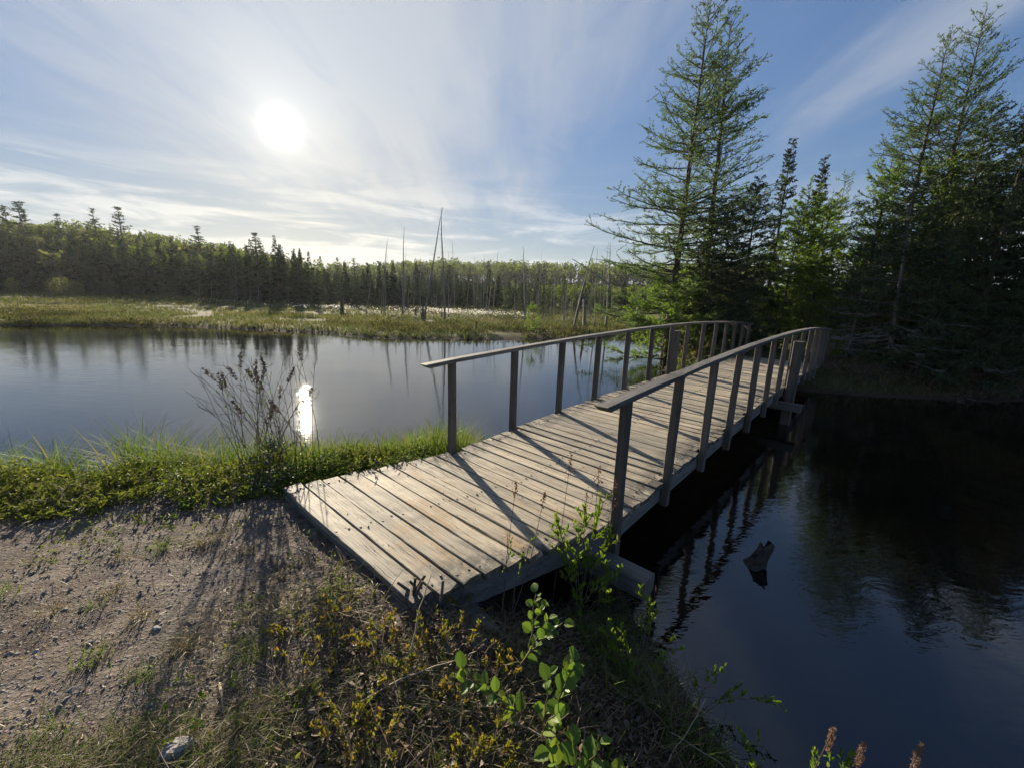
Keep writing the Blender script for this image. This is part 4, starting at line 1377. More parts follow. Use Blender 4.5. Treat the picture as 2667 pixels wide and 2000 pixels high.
mb = MB()
for cx, cy, wx, wy, n in ((-7.5, 31, 5.5, 1.8, 420), (-1.5, 28.8, 2.6, 1.6, 330), (-4.2, 30.5, 2.6, 2.4, 330), (-14, 31.5, 2.6, .9, 240), (-22, 36, 6, 2.0, 120)):
    x = rg.normal(cx, wx * .5, n)
    y = rg.normal(cy, wy * .5, n)
    ok = vnoise(x, y, .8, 3) > -.05
    x, y = x[ok], y[ok]
    z = far_z(x, y) + rg.uniform(.22, .44, len(x))
    for k in range(2):
        D = unit(rg.normal(0, 1, (len(x), 3)))
        sz = rg.uniform(.04, .085, len(x))
        leaves(mb, np.stack([x, y, z], -1), D, rg.normal(0, 1, (len(x), 3)), sz, sz * .8)
tag(mb.obj('cottongrass', M['cotton']), 'drifts of white cottongrass heads across the bog', 'cottongrass', kind='stuff')

# rounded bushes at the left margin of the bog
bush = {}
for nm, x, y, h, wd, mat, lab in (('a', -52.3, 44.0, 1.7, .9, 'far_leaf', 'small upright round bush alone before the forest, palest of the bog margin'),
                                  ('b', -44.0, 41.2, 1.8, 2.6, 'far_leaf_pale', 'widest yellow-olive bush at the bog margin before the forest'),
                                  ('c', -48.6, 46.8, 1.5, 1.5, 'far_leaf_pale', 'olive bush just behind the widest one at the bog margin'),
                                  ('d', -45.4, 47.5, 1.7, 1.4, 'far_pine', 'conical dark green bush at the bog margin'),
                                  ('e', -42.3, 46.8, 1.1, 1.5, 'far_pine', 'low dark green bush at the bog margin'),
                                  ('f', -37.0, 46.0, 1.4, 1.0, 'far_pine', 'narrow grey-green bush nearest the short snags')):
    crown, wood = MB(), MB()
    n = int(520 * wd ** .8)
    q = unit(rg.normal(0, 1, (n, 3)))
    B = q * rg.uniform(.3, 1.0, (n, 1)) ** .6 * [wd / 2, wd / 2, h * .46] * (1 + .3 * vnoise(q[:, 0] * 3 + x, q[:, 2] * 3, 1.0, 2))[:, None] + [0, 0, h * .52]
    leaves(crown, B, q + rg.normal(0, .7, (n, 3)), rg.normal(0, 1, (n, 3)), rg.uniform(.09, .2, n), rg.uniform(.05, .1, n))
    m_ = 9
    A = np.zeros((m_, 3))
    T = rg.normal(0, 1, (m_, 3)) * [wd * .25, wd * .25, 0] + [0, 0, h * .7]
    tubes(wood, np.stack([A, A * .5 + T * .5, T], 1), np.full((m_, 3), .02), 4)
    t = thing('bog_bush', lab, 'bush', (x, y, float(far_z(np.array([x]), np.array([y]))[0])), 0, 'bushes at the bog margin')
    crown.obj('crown', M[mat], t)
    wood.obj('stem', M['stem'], t)
# ------------------------------------------------------------------ near bank plants
rn = np.random.default_rng(314)


def under_deck(x, y, pad=.03):
    dx, dy = x - BX0, y - BY0
    c, s_ = math.cos(BTH), math.sin(BTH)
    l = dx * c - dy * s_
    q = dx * s_ + dy * c
    o = lat(q)
    return (q > -1.47 - pad) & (q < 11.1) & (l > o - pad) & (l < o + BW + pad)


def near_pts(n, x0, x1, y0, y1, dmin=.0, dmax=99, keep=None, pad=.03):
    x = rn.uniform(x0, x1, n)
    y = rn.uniform(y0, y1, n)
    d = sdist(NEAR, x, y)
    ok = (d > dmin) & (d < dmax) & ~under_deck(x, y, pad)
    if keep is not None:
        ok &= keep(x, y)
    x, y = x[ok], y[ok]
    return np.stack([x, y, near_z(x, y)], -1)


EDGE_X = [-9, -4.5, -3.29, -2.91, -2.56, -2.18, -1.83, -1.6]
EDGE_Y = [1.9, 2.2, 2.30, 2.40, 2.52, 2.66, 2.90, 3.05]


def beyond_path(x, y, off=0.0):
    return y > np.interp(x, EDGE_X, EDGE_Y) + off + .14 * vnoise(x, y, 2.5, 3)


# tall sedge at the water's edge
mb = MB()
P = near_pts(52000, -9, -.2, 2.6, 5.4, -.06, .85, lambda x, y: (vnoise(x, y, 1.4, 3) > -.05))
P = P[rn.random(len(P)) < np.where(P[:, 0] > -1.3, .8, .75)]
n = len(P)
big = .6 + .9 * np.clip(vnoise(P[:, 0], P[:, 1], 1.1, 3) + .3, 0, 1)
blades(mb, P, rn.uniform(0, 6.28, n), rn.uniform(.18, .50, n) * big, rn.uniform(.005, .012, n), rn.uniform(0, .35, n), rn.uniform(0, .6, n), 4, 0, rn)
# tussocks of long blades
for cx, cy, num, ln in ((-3.55, 3.75, 300, .72), (-3.2, 3.80, 220, .66), (-2.85, 3.85, 260, .62), (-4.9, 3.55, 220, .66), (-1.75, 4.15, 150, .42), (-1.15, 4.35, 170, .40), (-.75, 4.55, 260, .44), (-.45, 4.75, 200, .40),
                        (-6.2, 3.4, 200, .62), (-2.45, 4.0, 150, .55), (-4.25, 3.6, 240, .62), (-5.5, 3.5, 200, .6)):
    B = np.stack([rn.normal(cx, .13, num), rn.normal(cy, .11, num)], -1)
    ok = ~under_deck(B[:, 0], B[:, 1], .05)
    B = B[ok]
    B = np.concatenate([B, near_z(B[:, 0], B[:, 1])[:, None]], 1)
    num = len(B)
    blades(mb, B, rn.uniform(0, 6.28, num), rn.uniform(.45, 1.05, num) * ln, rn.uniform(.006, .012, num), rn.uniform(.05, .45, num), rn.uniform(.1, .8, num), 5, 0, rn)
tag(mb.obj('bank_sedge', M['sedge']), 'bright green sedge blades along the near water edge', 'sedge', kind='stuff')

# leafy herbs between the path and the sedge
mb = MB()
P = np.concatenate([near_pts(15000, -9, -1.35, 1.9, 4.6, .12, 2.4, lambda x, y: beyond_path(x, y) & (vnoise(x, y, 2.1, 3) + .9 * np.clip(y - np.interp(x, EDGE_X, EDGE_Y) - .25, -.3, .1) > -.04)), near_pts(1800, -1.9, -.2, 3.0, 5.0, .06, 2.0, None, .0)])
n = len(P)
hh = rn.uniform(.02, .15, n) * (1 + 1.9 * np.clip(vnoise(P[:, 0], P[:, 1], 1.9, 3), -.42, .6))
hh = hh * np.where(P[:, 0] < -1.5, np.clip((P[:, 1] - np.interp(P[:, 0], EDGE_X, EDGE_Y)) / .55, .25, 1), .8)
tops = P + np.stack([rn.normal(0, .025, n), rn.normal(0, .025, n), hh], -1)
tubes(mb, np.stack([P, tops], 1), np.full((n, 2), .0013), 3, 0)
for k in range(7):
    t = rn.uniform(.25, 1.05, n)[:, None]
    B = P * (1 - t) + tops * t
    az = rn.uniform(0, 6.28, n)
    e = rn.uniform(-.1, .9, n)
    D = np.stack([np.sin(az) * np.cos(e), np.cos(az) * np.cos(e), np.sin(e)], -1)
    leaves(mb, B, D, np.array([0, 0, 1.0]) + rn.normal(0, .35, (n, 3)), rn.uniform(.022, .068, n), rn.uniform(.009, .022, n), 0, .2)
tag(mb.obj('bank_herbs', M['herb']), 'low leafy green herbs between the path and the sedge', 'herbs', kind='stuff')


def straw(mb, P, L, wd, m=0, curl=.5, lift=.02):
    """fallen grass lying on the ground"""
    n = len(P)
    az = rn.uniform(0, 6.28, n)
    K = 4
    t = np.linspace(-.5, .5, K)
    a = az[:, None] + curl * rn.normal(0, 1, (n, 1)) * t[None] * 2
    stp = (L / (K - 1))[:, None]
    px = P[:, 0:1] + np.cumsum(np.sin(a) * stp, 1)
    py = P[:, 1:2] + np.cumsum(np.cos(a) * stp, 1)
    pz = P[:, 2:3] + .003 + lift * rn.random((n, 1)) + lift * rn.normal(0, .5, (n, K))
    C = np.stack([px, py, pz], -1)
    S = np.stack([np.cos(a), -np.sin(a), rn.normal(0, .4, (n, K))], -1) * (wd / 2)[:, None, None]
    V = np.stack([C + S, C - S], 2).reshape(n, K * 2, 3)
    F = np.array([[0, 2, 3, 1], [2, 4, 5, 3], [4, 6, 7, 5]])
    mb.add(V.reshape(-1, 3), (F[None] + (np.arange(n) * K * 2)[:, None, None]).reshape(-1, 4), m)


# dry thatch: along the sedge, round the deck end, at the foot of the picture and on the right bank
mb = MB()
P = np.concatenate([near_pts(9000, -9, -.3, 2.2, 5.2, .05, 1.7, lambda x, y: beyond_path(x, y, .0)),
                    near_pts(4200, -1.9, -.3, .75, 2.6, .3, 9, lambda x, y: (vnoise(x, y, 2.2, 3) + .55 * (x + 1.25) - .35 * (y - 1.5) > -.02)),
                    near_pts(6500, -.4, 1.15, .75, 2.9, .02, 1.4),
                    near_pts(900, -4.5, -.6, .7, 3.2, .3, 9)])
n = len(P)
straw(mb, P, rn.uniform(.03, .15, n), rn.uniform(.0016, .0036, n), 0, .7, .022)
tag(mb.obj('dry_grass', M['dry_grass']), 'tangled straw-coloured dead grass on the near bank', 'dry grass', kind='stuff')

# short green-tan turf at the foot of the picture
mb = MB()
P = near_pts(16000, -2.1, .1, .8, 1.9, .3, 9, lambda x, y: (vnoise(x, y, 1.9, 3) + .5 * (x + 1.05) - .75 * (y - 1.35) > .02))
P = P[rn.random(len(P)) < .8]
n = len(P)
blades(mb, P, rn.uniform(0, 6.28, n), rn.uniform(.025, .085, n), rn.uniform(.0018, .0035, n), rn.uniform(.2, 1.0, n), rn.uniform(.2, 1.1, n), 3, 0, rn)
P = P[::2] + rn.normal(0, .02, (len(P[::2]), 3)) * [1, 1, 0]
n = len(P)
blades(mb, P, rn.uniform(0, 6.28, n), rn.uniform(.04, .12, n), rn.uniform(.0018, .0032, n), rn.uniform(.4, 1.3, n), rn.uniform(.4, 1.4, n), 4, 1, rn)
# tufts standing on the bare path
for cx, cy, num, r_, hgt in ((-2.32, 1.80, 60, .07, .06), (-1.86, 1.80, 55, .06, .07), (-1.50, 1.60, 90, .06, .08), (-2.21, 2.34, 60, .06, .06), (-2.00, 2.38, 60, .07, .07), (-2.15, 1.95, 45, .06, .05),
                             (-1.54, 1.46, 70, .07, .07), (-2.16, 1.84, 35, .05, .05), (-1.16, 1.57, 80, .07, .07), (-1.84, 1.52, 60, .07, .06), (-2.36, 2.24, 45, .06, .05), (-1.91, 2.46, 50, .06, .06),
                             (-1.64, 2.32, 45, .06, .05), (-1.35, 2.1, 50, .08, .05), (-1.2, 1.85, 80, .1, .06), (-2.7, 1.9, 60, .08, .06), (-3.0, 1.6, 60, .09, .06), (-1.25, 2.5, 40, .08, .05),
                             (-1.0, 2.15, 60, .08, .06), (-.95, 1.95, 90, .09, .10), (-.85, 1.80, 70, .08, .10), (-1.7, 1.2, 70, .09, .06), (-2.5, 1.35, 60, .1, .05)):
    B = np.stack([rn.normal(cx, r_ * .55, num), rn.normal(cy, r_ * .45, num)], -1)
    B = np.concatenate([B, near_z(B[:, 0], B[:, 1])[:, None]], 1)
    blades(mb, B, rn.uniform(0, 6.28, num), rn.uniform(.6, 1.5, num) * hgt * 1.25, rn.uniform(.002, .004, num), rn.uniform(.2, .9, num), rn.uniform(.1, .9, num), 3, int(rn.random() < .45), rn)
tag(mb.obj('path_turf', [M['sedge'], M['dry_grass']]), 'short worn turf and grass tufts on the bare path', 'turf', kind='stuff')

# small green seedlings and clover-like leaves on path and bank
mb = MB()
P = np.concatenate([near_pts(420, -1.4, .5, .85, 2.6, .2, 9), near_pts(260, -3.0, -1.2, 1.8, 2.7, .3, 9, lambda x, y: beyond_path(x, y, -.35))])
n = len(P)
for k in range(5):
    az = rn.uniform(0, 6.28, n)
    e = rn.uniform(.1, .8, n)
    D = np.stack([np.sin(az) * np.cos(e), np.cos(az) * np.cos(e), np.sin(e)], -1)
    B = P + np.array([0, 0, .008]) + np.stack([rn.normal(0, .01, n), rn.normal(0, .01, n), rn.uniform(0, .03, n)], -1)
    leaves(mb, B, D, np.array([0, 0, 1.0]) + rn.normal(0, .3, (n, 3)), rn.uniform(.015, .034, n), rn.uniform(.007, .016, n), 0, .2)
tag(mb.obj('seedlings', M['herb']), 'scattered small green seedlings over path and bank', 'seedlings', kind='stuff')

# gravel of the path
mb = MB()
P = np.concatenate([near_pts(6500, -4.6, .0, .7, 3.0, .35, 9, lambda x, y: ~beyond_path(x, y, .15)), near_pts(2500, -2.6, -.6, .8, 2.2, .35, 9)])
n = len(P)
rr = rn.lognormal(math.log(.0042), .45, n)
V = octa[None] * (rr[:, None] * rn.uniform(.6, 1.4, (n, 1)))[:, None] * rn.uniform(.55, 1.45, (n, 6, 1)) * np.array([1.15, 1, .6])
a = rn.uniform(0, 6.28, n)
c, s_ = np.cos(a)[:, None], np.sin(a)[:, None]
V = np.stack([V[..., 0] * c - V[..., 1] * s_, V[..., 0] * s_ + V[..., 1] * c, V[..., 2]], -1) + P[:, None]
mb.add(V.reshape(-1, 3), (OF[None] + (np.arange(n) * 6)[:, None, None]).reshape(-1, 3))
tag(mb.obj('path_gravel', M['pebble']), 'loose grit and pebbles strewn over the bare path', 'gravel', kind='stuff')

# brown leaf litter on the right bank
mb = MB()
P = np.concatenate([near_pts(4200, -1.0, .75, .8, 2.2, .12, 9, lambda x, y: vnoise(x, y, 1.6, 3) + .9 * (x + .45) - .2 * (y - 1.6) > -.10), near_pts(900, -.6, .9, .9, 2.6, .05, 1.0)])
n = len(P)
for k in range(2):
    az = rn.uniform(0, 6.28, n)
    D = np.stack([np.sin(az), np.cos(az), rn.normal(.15, .3, n)], -1)
    Nn = np.array([0, 0, 1.0]) + rn.normal(0, .6, (n, 3))
    L = rn.uniform(.012, .045, n)
    leaves6(mb, P + rn.normal(0, .02, (n, 3)) * [1, 1, 0] + rn.uniform(.004, .03, (n, 1)) * [0, 0, 1], D, Nn, L, L * rn.uniform(.4, .65, n), 0, rn.uniform(-.6, .8, n), rn.uniform(-.5, .6, n))
tag(mb.obj('leaf_litter', M['litter']), 'dead brown leaves matted on the bank beside the deck', 'leaf litter', kind='stuff')

# fine brown flakes trodden into the path
mb = MB()
P = near_pts(7000, -3.6, -.5, .8, 3.0, .35, 9, lambda x, y: vnoise(x, y, 1.7, 3) + .35 * (x + 1.3) > -.02)
n = len(P)
az = rn.uniform(0, 6.28, n)
D = np.stack([np.sin(az), np.cos(az), rn.normal(.1, .2, n)], -1)
L = rn.uniform(.006, .018, n)
leaves6(mb, P + [0, 0, .004], D, np.array([0, 0, 1.0]) + rn.normal(0, .5, (n, 3)), L, L * rn.uniform(.25, .6, n), 0, rn.uniform(-.4, .6, n), rn.uniform(-.4, .5, n))
tag(mb.obj('path_flakes', M['litter']), 'fine brown leaf flakes trodden into the path', 'leaf litter', kind='stuff')

# thin dead twigs in the litter
mb = MB()
P = near_pts(1100, -1.1, 1.0, .85, 2.4, .05, 9)
n = len(P)
L = rn.uniform(.06, .32, n)
T = curve_branches(rn, P + [0, 0, .012], rn.uniform(0, 6.28, n), L, rn.normal(.12, .2, n), rn.normal(-.05, .2, n), 5, .12)
tubes(mb, T, rn.uniform(.0010, .0028, n)[:, None] * np.linspace(1, .6, 5)[None], 4, 0)
tag(mb.obj('fallen_twigs', M['stem']), 'thin dark dead twigs tangled in the leaf litter', 'twigs', kind='stuff')


# ------------------------------------------------------------------ shrubs as things
def gz(x, y):
    return float(near_z(np.array([x]), np.array([y]))[0])


def sprays(rng, n, h, spread, K=7, e_lo=.9, e_hi=1.5, foot=.04, az0=None, azw=3.14):
    az = rng.uniform(-azw, azw, n) + (az0 if az0 is not None else 0)
    B = np.stack([rng.normal(0, foot, n), rng.normal(0, foot, n), np.zeros(n) - .03], -1)
    e0 = rng.uniform(e_lo, e_hi, n)
    return curve_branches(rng, B, az, h * rng.uniform(.65, 1.1, n), e0, e0 - spread * rng.uniform(.2, 1, n), K, .045), az


def leafy(rng, mb, P, L, step, size, wid, t0=.3, per=1, up=.5, m=0, fold=.2):
    cnt = np.maximum(2, (L / step).astype(int))
    idx = np.repeat(np.arange(len(P)), cnt)
    t = rng.uniform(t0, .999, len(idx))
    B, D = sample_on(P, idx, t)
    for k in range(per):
        rd = unit(rng.normal(0, 1, (len(idx), 3)))
        dd = unit(D * .7 + rd * .8 + np.array([0, 0, up]))
        leaves6(mb, B, dd, np.array([0, -.3, 1.0]) + rng.normal(0, .5, (len(idx), 3)), rng.uniform(.6, 1.2, len(idx)) * size, rng.uniform(.7, 1.2, len(idx)) * wid, m, fold, rng.uniform(-.35, .1, len(idx)))


def plen(P):
    return np.linalg.norm(np.diff(P, axis=1), axis=2).sum(1)


# meadowsweet: last year's bare stems with dark seed heads
rm = np.random.default_rng(8)
t = thing('meadowsweet_shrub', 'bare brown-stemmed meadowsweet shrub with dark seed heads against the sun glint', 'shrub', (-2.22, 3.62, gz(-2.22, 3.62)))
wood, lf = MB(), MB()
P, az = sprays(rm, 46, 1.08, .55, 8, 1.08, 1.56, .17)
PL_ = plen(P)
tubes(wood, P, np.linspace(.0036, .0014, 8)[None].repeat(len(P), 0), 4)
T, TL = twigs_from(rm, P, PL_, 5.0, .10, .30, .7, .35, 4, .35)
tubes(wood, T, np.full((len(T), 4), .0018), 3)
wood.obj('stem', M['stem'], t, True)
leafy(rm, lf, P[:16], PL_[:16], .12, .024, .012, .12)
leafy(rm, lf, T[:40], TL[:40], .05, .020, .011, .2)
tag(lf.obj('leaf_spray', M['lime_leaf'], t), kind='stuff')
for k in range(20):
    hd = MB()
    end = P[k, -1]
    d = unit(P[k, -1] - P[k, -3])
    n = int(rm.integers(90, 170))
    q = rm.uniform(-.11, .03, n)
    rad = .024 * np.sqrt(np.clip(1 - ((q + .04) / .075) ** 2, .05, 1))
    B = end + d * q[:, None] + unit(rm.normal(0, 1, (n, 3))) * rad[:, None] * rm.uniform(.3, 1, (n, 1))
    leaves(hd, B, unit(rm.normal(0, 1, (n, 3))) + d, rm.normal(0, 1, (n, 3)), rm.uniform(.009, .019, n), rm.uniform(.007, .013, n))
    hd.obj('seed_head', M['seed_head'], t)

# balsam seedling at the deck corner
fs = make_spruce(51, .42, .17, M['needle_spruce'], .075, 5, .6, .12, -.1, .2, 1.5, nsize=.018)
t = thing('fir_seedling', 'small dark green fir seedling at the corner of the deck', 'fir', (-1.97, 3.16, gz(-1.97, 3.16) - .03))
link('trunk', fs[0], t)
link('crown', fs[1], t)

# orange-tipped shrublets
OR = [(-.88, 1.64, .17, 'orange-tipped shrublet between the path and the leaf litter'), (-.86, 1.85, .16, 'yellow-orange shrublet below the deck corner'),
      (-.55, 1.62, .18, 'orange-tipped shrublet amid the darkest leaf litter'), (-.36, 1.68, .15, 'sparse orange shrublet beside the half-buried sleeper'),
      (-.20, 1.73, .16, 'yellow-green shrublet against the half-buried sleeper'), (.01, 1.60, .19, 'bright orange shrublet between the sleeper and the broad-leaved sapling'),
      (-.56, 1.24, .20, 'largest orange and yellow shrublet at the foot of the bank'), (-.46, 1.20, .16, 'orange shrublet rooted beside the largest one'),
      (-.76, 1.50, .13, 'tiny orange sprig at the turf edge'), (-.12, 1.17, .20, 'dense orange shrublet below the broad-leaved saplings'),
      (-.03, 1.16, .18, 'orange shrublet touching the broad leaves at the bank foot'), (-.24, 1.40, .13, 'small orange sprig beside the largest broad-leaved sapling'),
      (-.43, 1.51, .15, 'orange sprig in the open leaf litter'), (-1.06, 1.68, .10, 'low yellow sprig on the trampled turf'), (-.28, 1.98, .20, 'yellow shrublet growing tight against the deck side')]
for k, (x, y, h, lab) in enumerate(OR):
    rr_ = np.random.default_rng(600 + k)
    t = thing('orange_shrublet', lab, 'shrub', (x, y, gz(x, y)), rr_.uniform(0, 6), 'orange-tipped shrublets on the bank')
    wood, lf, lo = MB(), MB(), MB()
    ns = int(rr_.integers(6, 11))
    P, az = sprays(rr_, ns, h, .4, 5, .7, 1.5, .035)
    L = plen(P)
    tubes(wood, P, np.linspace(.0022, .0010, 5)[None].repeat(ns, 0), 4)
    wood.obj('stem', M['stem'], t)
    # new leaves cluster at the shoot tips
    T, TL = twigs_from(rr_, P, L * 3, 12, .03, .06, .9, .4, 3, .45)
    tubes(lo, T, np.full((len(T), 3), .0009), 3, 1)
    leafy(rr_, lo, T, TL * 0 + .05, .012, .021, .0078, .3, 1, .9)
    leafy(rr_, lo, P, L, .022, .021, .0078, .45, 1, .9)
    tag(lo.obj('leaf_spray', [M['orange_leaf'], M['stem']], t), kind='stuff')


# broad-leaved alder saplings, every leaf its own piece
def alder_leaf_mesh(seed):
    rng = np.random.default_rng(seed)
    mb = MB()
    nl, nw = 10, 7
    v = np.linspace(0, 1, nl)
    half = .40 * np.sin(np.pi * v ** .80) ** .8 + .004
    half[-1] = .006
    half = half * (1 + .05 * np.where(np.arange(nl) % 2, 1, -1))
    u = np.linspace(-1, 1, nw)
    curl = rng.uniform(-.05, .22)
    X = half[:, None] * u[None]
    Y = v[:, None] + 0 * u[None] - .04 * np.abs(u)[None]
    Z = .16 * np.abs(u)[None] * half[:, None] * 2 - curl * v[:, None] ** 2 + .012 * np.sin(v[:, None] * 30 - np.abs(u)[None] * 4)
    i = np.arange(nl * nw).reshape(nl, nw)
    mb.add(np.stack([X, Y, Z], -1).reshape(-1, 3), np.stack([i[:-1, :-1], i[:-1, 1:], i[1:, 1:], i[1:, :-1]], -1).reshape(-1, 4))
    return mb.mesh('leaf', [M['alder_leaf']], True)


ALM = [alder_leaf_mesh(700 + k) for k in range(4)]


def alder(x, y, lab, stems, seed, size):
    rng = np.random.default_rng(seed)
    t = thing('alder_sapling', lab, 'sapling', (x, y, gz(x, y) - .01), 0, 'broad-leaved saplings on the bank')
    t.scale = (1.05, 1.05, 1.4)
    wood = MB()
    spots = []
    for st in stems:
        line = np.array(st, float)
        tt = np.linspace(0, 1, 8)
        src = np.linspace(0, 1, len(line))
        C = np.stack([np.interp(tt, src, line[:, a]) for a in range(3)], -1) + rng.normal(0, .005, (8, 3))
        tubes(wood, C, np.linspace(.0042, .0018, 8), 5)
        for f in np.linspace(.32, 1.0, max(5, int(plen(C[None])[0] / .026))):
            j = min(int(f * 7), 6)
            fr = f * 7 - j
            spots.append((C[j] * (1 - fr) + C[j + 1] * fr, unit(C[j + 1] - C[j]), f))
    wood.obj('stem', M['green_stem'], t, True)
    for k, (p, d, f) in enumerate(spots):
        az = math.atan2(d[0], d[1]) + (1 if k % 2 else -1) * rng.uniform(.5, 1.4)
        e = rng.uniform(-.1, .75)
        D = Vector((math.sin(az) * math.cos(e), math.cos(az) * math.cos(e), math.sin(e)))
        up = Vector((rng.normal(0, .45), rng.normal(-.25, .45), 1.0))
        S = D.cross(up).normalized()
        Nn = S.cross(D)
        sc = size * rng.uniform(.6, 1.25)
        o = link('leaf', ALM[int(rng.integers(4))], t)
        o.matrix_local = Matrix.Translation(Vector(p) + D * .008) @ Matrix((S, D, Nn)).transposed().to_4x4() @ Matrix.Scale(sc, 4)


alder(.16, 1.36, 'largest broad-leaved sapling with fresh toothed leaves on the bank', [[(0, 0, 0), (.02, .03, .10), (.03, .05, .20)], [(0, 0, 0), (.07, .05, .12), (.13, .10, .22)],
                                                                       [(0, 0, 0), (-.08, .04, .08), (-.2, .06, .14), (-.33, .10, .17)], [(0, 0, 0), (.01, -.03, .10), (.05, -.05, .16)]], 1, .058)
alder(.05, 1.60, 'broad-leaved sapling reaching towards the half-buried sleeper', [[(0, 0, 0), (.07, .05, .09), (.15, .12, .17)], [(.07, .05, .09), (.08, .10, .17), (.09, .15, .25)],
                                                                         [(0.04, .02, .05), (.10, .05, .12), (.22, .10, .17)]], 2, .044)
alder(.27, 1.16, 'low broad-leaved sapling at the foot of the bank', [[(0, 0, 0), (-.05, .02, .08), (-.09, .03, .15)], [(0, 0, 0), (.05, .03, .08), (.09, .05, .15)], [(0, 0, 0), (.01, .02, .1), (.0, .05, .17)],
                                                              [(0, 0, 0), (.10, 0, .05), (.17, .02, .08)]], 3, .058)
alder(.13, 1.80, 'thin sapling with three pairs of pale round leaves beside the sleeper', [[(0, 0, 0), (.02, .03, .12), (.05, .05, .22)]], 4, .036)


# lime-green spirea shrubs, some still carrying last year's rusty flower heads
def spirea(x, y, lab, seed, stems, n_head, leaf=.018, fill=1.0, heads=()):
    rng = np.random.default_rng(seed)
    t = thing('spirea_shrub', lab, 'shrub', (x, y, gz(x, y) - .02), 0, 'lime-green shrubs on the bank')
    t.scale = (1.2, 1.2, 1.42 if seed < 13 else 1.3)
    wood, lf = MB(), MB()
    C = []
    for st in stems:
        line = np.array(st, float)
        tt = np.linspace(0, 1, 8)
        src = np.linspace(0, 1, len(line))
        C.append(np.stack([np.interp(tt, src, line[:, a]) for a in range(3)], -1) + rng.normal(0, .006, (8, 3)))
    C = np.array(C)
    L = plen(C)
    tubes(wood, C, np.linspace(.0034, .0013, 8)[None].repeat(len(C), 0), 4)
    T, TL = twigs_from(rng, C, L, 20 * fill, .15, .36, .8, .45, 4, .25)
    tubes(wood, T, np.full((len(T), 4), .0011), 3)
    wood.obj('stem', M['stem'], t)
    leafy(rng, lf, T, TL, .0075, leaf * 1.3, leaf * .55, .15, 1, .7)
    leafy(rng, lf, C, L, .030, leaf, leaf * .42, .35, 1, .7)
    tag(lf.obj('leaf_spray', M['lime_leaf'], t), kind='stuff')
    for hd in heads:
        m_ = MB()
        b = np.array(hd[0], float)
        e = np.array(hd[1], float)
        mid = (b + e) / 2 + rng.normal(0, .015, 3)
        tubes(m_, np.stack([b, mid, e]), np.array([.0022, .0016, .0010]), 4, 1)
        d = unit(e - mid)
        n = int(hd[2])
        q = rng.uniform(-hd[3], .01, n)
        B = e + d * q[:, None] + unit(rng.normal(0, 1, (n, 3))) * (hd[4] * rng.uniform(.2, 1, n) * np.clip(-q / hd[3] + .25, .2, 1))[:, None]
        leaves(m_, B, unit(rng.normal(0, 1, (n, 3))), rng.normal(0, 1, (n, 3)), rng.uniform(.006, .013, n), rng.uniform(.005, .009, n))
        m_.obj('flower_head', [M['red_head'], M['stem']], t)


spirea(.46, 2.28, 'tall lime-green shrub with rusty flower heads in front of the near rail post', 11,
       [[(0, 0, 0), (-.05, .05, .25), (-.12, .08, .46)], [(0, 0, 0), (.0, .06, .28), (.02, .10, .52)], [(0, 0, 0), (.06, .02, .22), (.14, .02, .40)], [(0, 0, 0), (.10, -.02, .14), (.20, -.02, .26)],
        [(0, 0, 0), (.03, -.06, .14), (.07, -.08, .24)], [(0, 0, 0), (-.02, -.02, .2), (-.03, 0, .36)], [(0, 0, 0), (.06, .08, .3), (.12, .12, .55)]], 0, .021, 1.3,
       heads=[((-.12, .1, 0), (-.05, .22, .72), 60, .09, .035), ((.02, .05, 0), (.10, .18, .68), 110, .14, .055), ((.05, .04, 0), (.18, .12, .64), 90, .12, .05), ((.04, .05, 0), (.04, .16, .58), 50, .10, .03)])
spirea(-.02, 2.02, 'pair of thin stalks with rusty flower heads against the deck side', 12, [[(0, 0, 0), (.01, .04, .22), (.02, .08, .40)], [(0.03, 0, 0), (.07, .05, .2), (.13, .10, .38)]], 0, .014, .25,
       heads=[((0, 0, 0), (.05, .12, .60), 55, .05, .018), ((.03, 0, 0), (.19, .14, .55), 60, .055, .016)])
spirea(.72, 1.84, 'lime-green shrub with one upright shoot at the edge of the dark water', 13,
       [[(0, 0, 0), (.04, .06, .14), (.06, .10, .30)], [(0, 0, 0), (-.08, .02, .10), (-.13, .06, .2)], [(0, 0, 0), (-.03, .0, .12), (-.08, .02, .24)], [(0, 0, 0), (.08, 0, .09), (.13, .02, .16)]], 0, .020, 1.4,
       heads=[((0, 0, 0), (.09, .13, .36), 8, .01, .005)])
spirea(.93, 1.62, 'lime-green sprig arching out over the dark water', 14, [[(0, 0, 0), (.10, .06, .07), (.22, .06, .10), (.34, .05, .12)], [(0, 0, 0), (.05, .06, .12), (.14, .10, .17)]], 0, .017, 1.0)
spirea(1.04, 1.28, 'trailing lime-green sprig low over the water at the bank foot', 15, [[(0, 0, 0), (.10, .02, .10), (.22, .02, .16), (.34, .03, .19)], [(0, 0, 0), (.02, .06, .12), (.04, .10, .18)]], 0, .018, 1.2)

